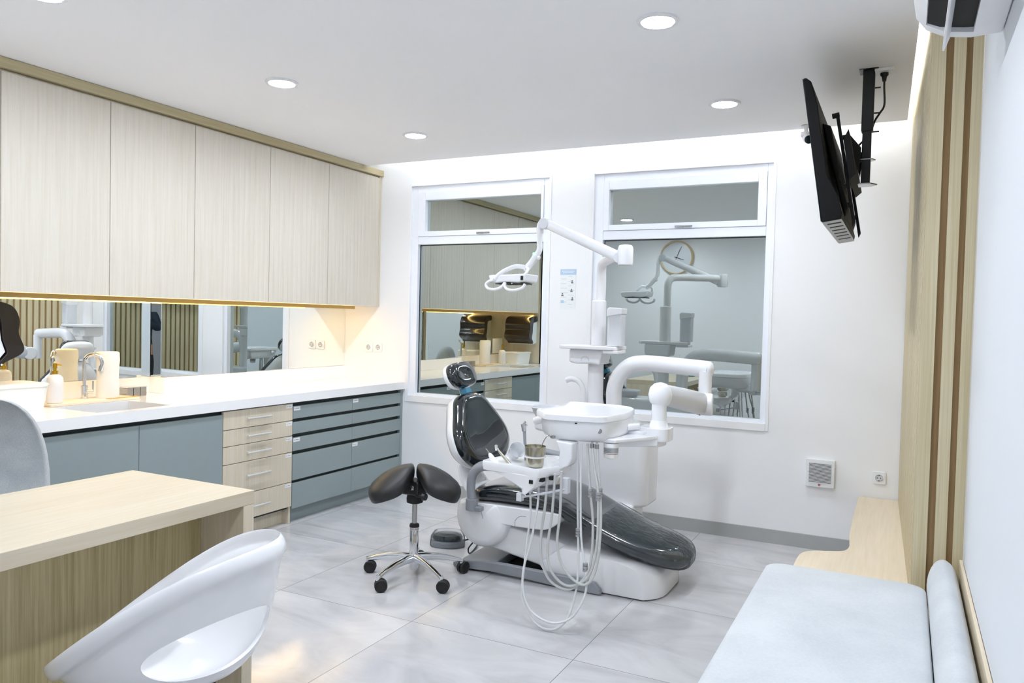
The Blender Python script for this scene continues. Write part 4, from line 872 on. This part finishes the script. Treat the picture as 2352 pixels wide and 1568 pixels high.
m = MB(); m.prism(rrect(2.455, 2.60, -1.60, -1.45, .045, 8), .832, .898, 'z'); m.prism(rrect(2.47, 2.57, -1.59, -1.46, .04, 8), .806, .832, 'z'); obj('brake_box', m, 'whiteg', t, bevel=.006)
m = MB(); m.box(2.30, 2.50, -1.63, -1.54, .825, .882); m.prism([(2.28, -1.86), (2.43, -1.84), (2.56, -1.60), (2.47, -1.52), (2.3, -1.60)], .8455, .866, 'z'); m.prism([(2.40, -1.73), (2.56, -1.60), (2.47, -1.52), (2.3, -1.60)], .812, .85, 'z'); obj('head_bracket', m, 'whiteg', t, bevel=.008)
# instrument head
TZ = .972
out = []
def corner(pts, r=.25, n=5):
    o_ = []
    for k in range(len(pts)):
        a, b, c = Vector(pts[k-1]), Vector(pts[k]), Vector(pts[(k+1) % len(pts)])
        rr = pts_r[k]; p = b+(a-b)*rr; q = b+(c-b)*rr
        for i_ in range(n+1): u_ = i_/n; v = p*(1-u_)**2+b*2*u_*(1-u_)+q*u_*u_; o_.append((v.x, v.y))
    return o_
pts = [(2.028, -1.84), (2.135, -1.965), (2.395, -1.915), (2.440, -1.74), (2.425, -1.52), (2.34, -1.40), (2.02, -1.40), (2.05, -1.52), (2.072, -1.64), (2.06, -1.74)]
pts_r = [.15, .25, .25, .4, .45, .4, .2, .4, .45, .45]
out = corner(pts)
m = MB(); m.pad(out, (0, 0, TZ-.030), (1, 0, 0), (0, 1, 0), (0, 0, 1), .032, [(.05, 0), (.97, 0), (1, .12), (1, .85), (.985, 1), (.965, 1), (.95, .85), (.5, .85), (.05, .85)]); obj('tray_top', m, 'whiteg', t, angle=40)
m = MB(); m.pad(out, (.012, .0, .846), (1, 0, 0), (0, 1, 0), (0, 0, 1), .098, [(.05, 0), (.72, 0), (.80, .03), (.87, .14), (.91, .35), (.935, .7), (.94, 1.0), (.05, 1.0)]); hb_ = obj('head_housing', m, 'whiteg', t, angle=50)
obj('display_slot', B(2.232, 2.275, -1.925, -1.905, .932, .938), 'blackm', hb_)
m = MB(); m.lathe([(.012, 0), (.012, .006)], (2.372, -1.896, .905), 20, 'y'); obj('side_key', m, 'alu', hb_)
m = MB(); m.tube(spl([(2.07, -1.80, .925), (2.03, -1.77, .92), (1.985, -1.74, .905)], 5), [.018]*5+[.020]*6, 14); obj('head_grip', m, 'whiteg', t); m = MB(); m.tube(spl([(2.42, -1.66, .90), (2.46, -1.60, .90)], 4), .016, 12); obj('head_grip', m, 'whiteg', t)
# fold arm and lower instrument holder
m = MB(); P = [(2.178, .852), (2.262, .846), (2.262, .775), (2.245, .74), (2.20, .715), (2.165, .708), (2.155, .725), (2.195, .76), (2.20, .80)]
m.prism(P, -1.945, -1.86, 'y'); obj('fold_bracket', m, 'whiteg', t, bevel=.008)
pts = [(1.835, -2.015), (1.835, -1.93), (1.90, -1.74), (2.10, -1.68), (2.205, -1.78), (2.205, -1.945), (2.150, -2.065), (2.06, -2.045), (1.96, -2.03)]
pts_r = [.2, .2, .3, .3, .3, .2, .12, .3, .3]
hp = corner(pts)
m = MB(); m.pad(hp, (0, 0, .690), (1, 0, 0), (0, 1, 0), (0, 0, 1), .045, [(.05, 0), (.93, 0), (.98, .1), (1, .5), (1, .9), (.985, 1), (.96, 1), (.945, .86), (.05, .84)])
ih = obj('instrument_tray', m, 'whiteg', t, angle=40)
m = MB(); m.rings([[Vector(p) for p in ((1.86, -2.01, .700), (1.90, -1.88, .700), (2.19, -1.80, .700), (2.198, -1.94, .700), (2.149, -2.06, .700), (2.05, -2.045, .700))], [Vector(p) for p in ((1.94, -2.005, .678), (1.98, -1.93, .675), (2.17, -1.87, .675), (2.178, -1.95, .672), (2.118, -2.056, .640), (2.07, -2.048, .636))], [Vector(p) for p in ((2.05, -2.02, .640), (2.05, -2.0, .640), (2.09, -2.0, .64), (2.095, -2.02, .635), (2.088, -2.05, .610), (2.066, -2.048, .608))]]); obj('holder_apron', m, 'whiteg', t, bevel=.006)
m = MB(); m.tube([(2.052, -2.03, .592), (2.15, -2.0, .615), (2.245, -1.97, .64)], .006, 8); m.box(2.036, 2.062, -2.045, -2.015, .575, .612); m.box(2.225, 2.258, -1.975, -1.94, .62, .69); obj('hose_guide', m, 'pale', t, bevel=.003)
m = MB(); 
for x, y, z in ((2.115, -2.052, .688), (2.155, -2.03, .697), (2.19, -2.0, .704)): m = MB(); m.box(x-.009, x+.009, y-.010, y+.02, z-.022, z-.006); obj('hose_port', m, 'blackm', t)
HOSES = [
    [(2.078, -1.99, 0.634), (2.082, -1.987, 0.51), (2.065, -1.997, 0.288), (2.065, -2.013, 0.131), (2.128, -2.023, 0.037), (2.207, -2.02, 0.01), (2.274, -2.001, 0.053), (2.304, -1.969, 0.162), (2.302, -1.931, 0.29), (2.28, -1.899, 0.538), (2.261, -1.88, 0.833)],
    [(2.123, -1.994, 0.676), (2.12, -1.991, 0.556), (2.091, -1.997, 0.373), (2.068, -2.009, 0.272), (2.07, -2.021, 0.175), (2.113, -2.027, 0.085), (2.214, -2.024, 0.045), (2.306, -2.009, 0.081), (2.356, -1.984, 0.177), (2.35, -1.954, 0.265), (2.31, -1.924, 0.418), (2.29, -1.899, 0.679), (2.284, -1.884, 0.84)],
    [(2.169, -1.998, 0.698), (2.157, -1.99, 0.56), (2.139, -1.986, 0.418), (2.146, -1.985, 0.298), (2.191, -1.981, 0.215), (2.273, -1.973, 0.191), (2.34, -1.959, 0.245), (2.366, -1.941, 0.323), (2.363, -1.92, 0.494), (2.337, -1.902, 0.645), (2.313, -1.888, 0.843)],
    [(2.207, -2.002, 0.711), (2.194, -1.994, 0.527), (2.175, -1.99, 0.384), (2.185, -1.989, 0.286), (2.235, -1.985, 0.224), (2.295, -1.977, 0.212), (2.362, -1.963, 0.259), (2.392, -1.945, 0.387), (2.386, -1.924, 0.616), (2.359, -1.906, 0.728), (2.338, -1.892, 0.846)],
    [(2.24, -2.006, 0.727), (2.234, -1.997, 0.533), (2.223, -1.994, 0.393), (2.257, -1.992, 0.289), (2.33, -1.986, 0.231), (2.377, -1.974, 0.246), (2.402, -1.955, 0.332), (2.405, -1.933, 0.503), (2.389, -1.912, 0.634), (2.362, -1.896, 0.849)],
]
for k, h in enumerate(HOSES):
    P = spl(h, 8); m = MB(); m.tube(P, [(.0062 if k > 1 else .0052)]*len(P), 10); hs = obj('hose', m, 'hose' if k > 1 else 'hosew', t, angle=80)
    j = {0: 9, 1: 10, 2: 9, 3: 8, 4: 8}[k]; c = Vector(h[j]); z0 = {0: .44, 1: .30, 2: .62, 3: .61, 4: .63}[k]
    q = min(P[len(P)//2:], key=lambda p: abs(p.z-z0)); m = MB()
    for dz in (-.014, 0, .014): m.cyl(q+Vector((0, 0, dz-.005)), q+Vector((0, 0, dz+.005)), .0115, n=14)
    obj('hose_clip', m, 'clip', hs)
m = MB()
for x, y in ((2.338, -1.892), (2.362, -1.896)): m.cyl((x, y, .825), (x, y, .845), .010, n=12); m.cyl((x, y, .845), (x, y, .855), .005, n=10)
obj('hose_connector', m, 'alu', t)

# things on and under the instrument head
c = (2.098, -1.985, .728); tt = thing('steel_cup', 'small stainless steel cup held in a white ring on the instrument tray', 'cup', c)
m = MB(); m.lathe([(.008, .002), (.036, .003), (.0405, .012), (.0415, .052), (.0415, .056), (.0475, .058), (.0485, .092), (.0495, .096), (.0475, .096), (.046, .062), (.039, .054), (.037, .010), (.008, .006)], c, 36); obj('cup_body', m, 'steel', tt, angle=50)
m = MB(); m.lathe([(.043, .046), (.050, .046), (.050, .052), (.043, .052)], c, 36); obj('cup_ring', m, 'whiteg', tt)
tt = thing('mouth_mirror', 'thin bent steel dental mirror standing in the steel cup', 'dental tool', (2.11, -1.98, .74))
m = MB(); m.tube(spl([(2.10, -1.985, .742), (2.115, -1.975, .80), (2.128, -1.96, .845), (2.140, -1.95, .868), (2.152, -1.945, .874)], 5), .0022, 8); obj('tool_shaft', m, 'steel', tt)
m = MB(); m.lathe([(.003, -.009), (.012, -.006), (.012, .004), (.004, .006)], (2.165, -1.94, .867), 18); obj('mirror_head', m, 'alu', tt)
tt = thing('suction_handle', 'steel and black syringe handle leaning in the tray holder', 'dental tool', (1.98, -1.84, .725))
m = MB(); m.cyl((1.992, -1.86, .73), (1.980, -1.86, .872), .0075, .0075, 14); obj('tool_shaft', m, 'grey', tt)
m = MB(); m.cyl((1.980, -1.86, .866), (1.975, -1.86, .90), .0105, .013, 14); m.cyl((1.974, -1.86, .895), (1.998, -1.87, .898), .005, n=10); m.cyl((1.973, -1.86, .90), (1.984, -1.86, .912), .006, n=10); obj('tool_head', m, 'chrome', tt)
tt = thing('water_cup', 'clear crumpled plastic cup lying on the instrument tray', 'cup', (1.965, -1.90, .725))
m = MB(); m.lathe([(.026, 0), (.030, .02), (.031, .045), (.038, .075), (.040, .08), (.038, .08), (.029, .045), (.028, .02), (.024, .003)], (0, 0, 0), 30, 'z'); q = Vector((.62, -.62, .48)).normalized().to_track_quat('Z', 'Y').to_matrix(); m.v = [tuple(q @ Vector(v) + Vector((1.935, -1.885, .752))) for v in m.v]; obj('cup_body', m, 'clear', tt)
tt = thing('turbine_handpiece', 'steel dental handpiece pointing up left from the instrument tray', 'dental tool', (1.93, -1.95, .73))
m = MB(); m.tube([(1.965, -1.97, .722), (1.93, -1.965, .750), (1.90, -1.96, .775), (1.884, -1.957, .790)], [.0085, .0075, .0055, .005], 12); obj('tool_shaft', m, 'steel', tt); m = MB(); m.cyl((1.887, -1.962, .782), (1.877, -1.95, .80), .0075, n=14); obj('tool_head', m, 'chrome', tt)
tt = thing('scaler_handpiece', 'white scaler handpiece with thin tip at the left end of the tray', 'dental tool', (1.86, -1.96, .73))
m = MB(); m.tube([(1.905, -1.985, .718), (1.875, -1.975, .738), (1.856, -1.968, .756), (1.85, -1.966, .762)], [.014, .013, .010, .005], 12); obj('tool_shaft', m, 'whitem', tt); m = MB(); m.tube([(1.851, -1.966, .761), (1.838, -1.963, .775), (1.828, -1.962, .782)], .002, 8); obj('tool_tip', m, 'steel', tt)
tt = thing('material_jar', 'small white jar with grey label and red line under the instrument head', 'jar', (2.40, -1.81, .772))
m = MB(); m.lathe([(.02, .772), (.031, .776), (.0335, .784), (.0335, .825), (.032, .826)], (2.40, -1.81, 0), 32); obj('jar_body', m, 'tub', tt, angle=50)
m = MB(); m.lathe([(.0345, .826), (.0345, .842), (.0335, .8435), (.01, .8435)], (2.40, -1.81, 0), 32); obj('jar_lid', m, 'whitem', tt)
m = MB(); m.lathe([(.0337, .800), (.0337, .823)], (2.40, -1.81, 0), 32, cap=False); lb = obj('jar_label', m, 'clip', tt); m = MB(); m.lathe([(.0338, .7945), (.0338, .7965)], (2.40, -1.81, 0), 32, cap=False); obj('red_line', m, 'red', lb)
m = MB(); a0 = math.atan2(-5.17+1.81, 3.58-2.40)
for z, a, b in ((.816, -.7, -.1), (.811, -.75, -.2), (.806, -.6, .1)):
    for k in range(6): aa = a0+a+(b-a)*k/6; m.cyl((2.40+.0339*math.cos(aa), -1.81+.0339*math.sin(aa), z), (2.40+.0339*math.cos(aa+(b-a)*.12), -1.81+.0339*math.sin(aa+(b-a)*.12), z), .0008, n=5)
obj('printed_line', m, 'ink', lb)

# ================================================================ PHOTOGRAPHER, seen only as a reflection
def skin(name, chain_nodes, edges, m_, parent, lv=1):
    me = bpy.data.meshes.new(name); org = WL[parent] if parent else Vector()
    me.from_pydata([tuple(Vector(n[0])) for n in chain_nodes], edges, []); o = bpy.data.objects.new(name, me); C.objects.link(o)
    sk = o.modifiers.new('skin', 'SKIN'); 
    for v, n in zip(me.skin_vertices[0].data, chain_nodes): v.radius = n[1] if isinstance(n[1], tuple) else (n[1], n[1])
    me.skin_vertices[0].data[0].use_root = True
    q = o.modifiers.new('sub', 'SUBSURF'); q.levels = lv; q.render_levels = lv
    bpy.context.view_layer.update(); dg = bpy.context.evaluated_depsgraph_get(); nm = bpy.data.meshes.new_from_object(o.evaluated_get(dg)); bpy.data.objects.remove(o, do_unlink=True)
    mb = MB(); mb.v = [tuple(v.co) for v in nm.vertices]; mb.f = [tuple(p.vertices) for p in nm.polygons]
    R_ = Matrix.Rotation(YAW, 3, 'Z'); base = Vector((3.66, -5.66, 0)); mb.v = [tuple(base + R_ @ Vector(v)) for v in mb.v]
    return obj(name, mb, m_, parent, angle=80)
t = thing('person', 'person in navy shirt and dark trousers seen in the narrow mirror strip', 'person', (3.66, -5.66, 0))
N = [((0, 0, .93), (.14, .10)), ((0, 0, 1.10), (.125, .085)), ((0, 0, 1.28), (.14, .09)), ((0, .01, 1.385), (.055, .055)), ((0, .03, 1.45), (.055, .06)), ((0, .05, 1.53), (.075, .092)), ((0, .04, 1.60), (.06, .075))]
Ed = [(0, 1), (1, 2), (2, 3), (3, 4), (4, 5), (5, 6)]
for sx in (-1, 1):
    b = len(N); N += [((sx*.17, 0, 1.33), .05), ((sx*.24, .02, 1.14), .042), ((sx*.15, .24, 1.27), .032), ((sx*.105, .30, 1.33), (.026, .018)), ((sx*.095, .34, 1.37), (.034, .014))]
    Ed += [(2, b), (b, b+1), (b+1, b+2), (b+2, b+3), (b+3, b+4)]
    for f, (dx, L) in enumerate(((.03, .06), (.012, .072), (-.006, .068), (-.024, .055))):
        c_ = len(N); N += [((sx*(.095+dx), .36, 1.385), .0085), ((sx*(.080+dx), .375, 1.385+L*.5), .008), ((sx*(.055+dx), .365, 1.385+L*.8), .0065)]; Ed += [(b+4, c_), (c_, c_+1), (c_+1, c_+2)]
    c_ = len(N); N += [((sx*.075, .315, 1.365), .010), ((sx*.055, .30, 1.39), .008)]; Ed += [(b+4, c_), (c_, c_+1)]
    b = len(N); N += [((sx*.095, 0, .88), .085), ((sx*.10, .01, .48), .055), ((sx*.105, -.01, .10), .04), ((sx*.11, .10, .035), (.04, .03)), ((sx*.115, .17, .028), (.038, .022))]
    Ed += [(0, b), (b, b+1), (b+1, b+2), (b+2, b+3), (b+3, b+4)]
skin('body', N, Ed, 'skin', t)
N = [((0, 0, .80), (.165, .125)), ((0, 0, .96), (.165, .125)), ((0, 0, 1.10), (.15, .11)), ((0, 0, 1.28), (.16, .115)), ((0, .005, 1.36), (.075, .07))]; Ed = [(0, 1), (1, 2), (2, 3), (3, 4)]
for sx in (-1, 1): b = len(N); N += [((sx*.175, 0, 1.325), .068), ((sx*.245, .02, 1.14), .056), ((sx*.17, .20, 1.25), .042)]; Ed += [(3, b), (b, b+1), (b+1, b+2)]
skin('shirt', N, Ed, 'cloth', t)
N = [((0, 0, .96), (.15, .115)), ((0, 0, .88), (.15, .115))]; Ed = [(0, 1)]
for sx in (-1, 1): b = len(N); N += [((sx*.095, 0, .84), .10), ((sx*.10, .01, .48), .07), ((sx*.105, -.01, .07), .058)]; Ed += [(1, b), (b, b+1), (b+1, b+2)]
skin('trousers', N, Ed, 'trouser', t)
N = [((0, -.01, 1.50), (.085, .085)), ((0, .0, 1.58), (.088, .095)), ((0, .02, 1.65), (.07, .07))]; skin('hair', N, [(0, 1), (1, 2)], 'hair', t)
N = [((0, .145, 1.515), (.012, .010)), ((0, .150, 1.49), (.014, .012))]; skin('nose', N, [(0, 1)], 'skin', t)
for sx in (-1, 1): N = [((sx*.032, .128, 1.525), (.012, .006)), ((sx*.036, .127, 1.525), (.010, .006))]; skin('eye', N, [(0, 1)], 'black', t); N = [((sx*.088, .04, 1.52), (.01, .018)), ((sx*.09, .035, 1.50), (.008, .014))]; skin('ear', N, [(0, 1)], 'skin', t)
N = [((-.02, .133, 1.458), (.007, .006)), ((.02, .133, 1.458), (.007, .006))]; skin('mouth', N, [(0, 1)], 'red', t)
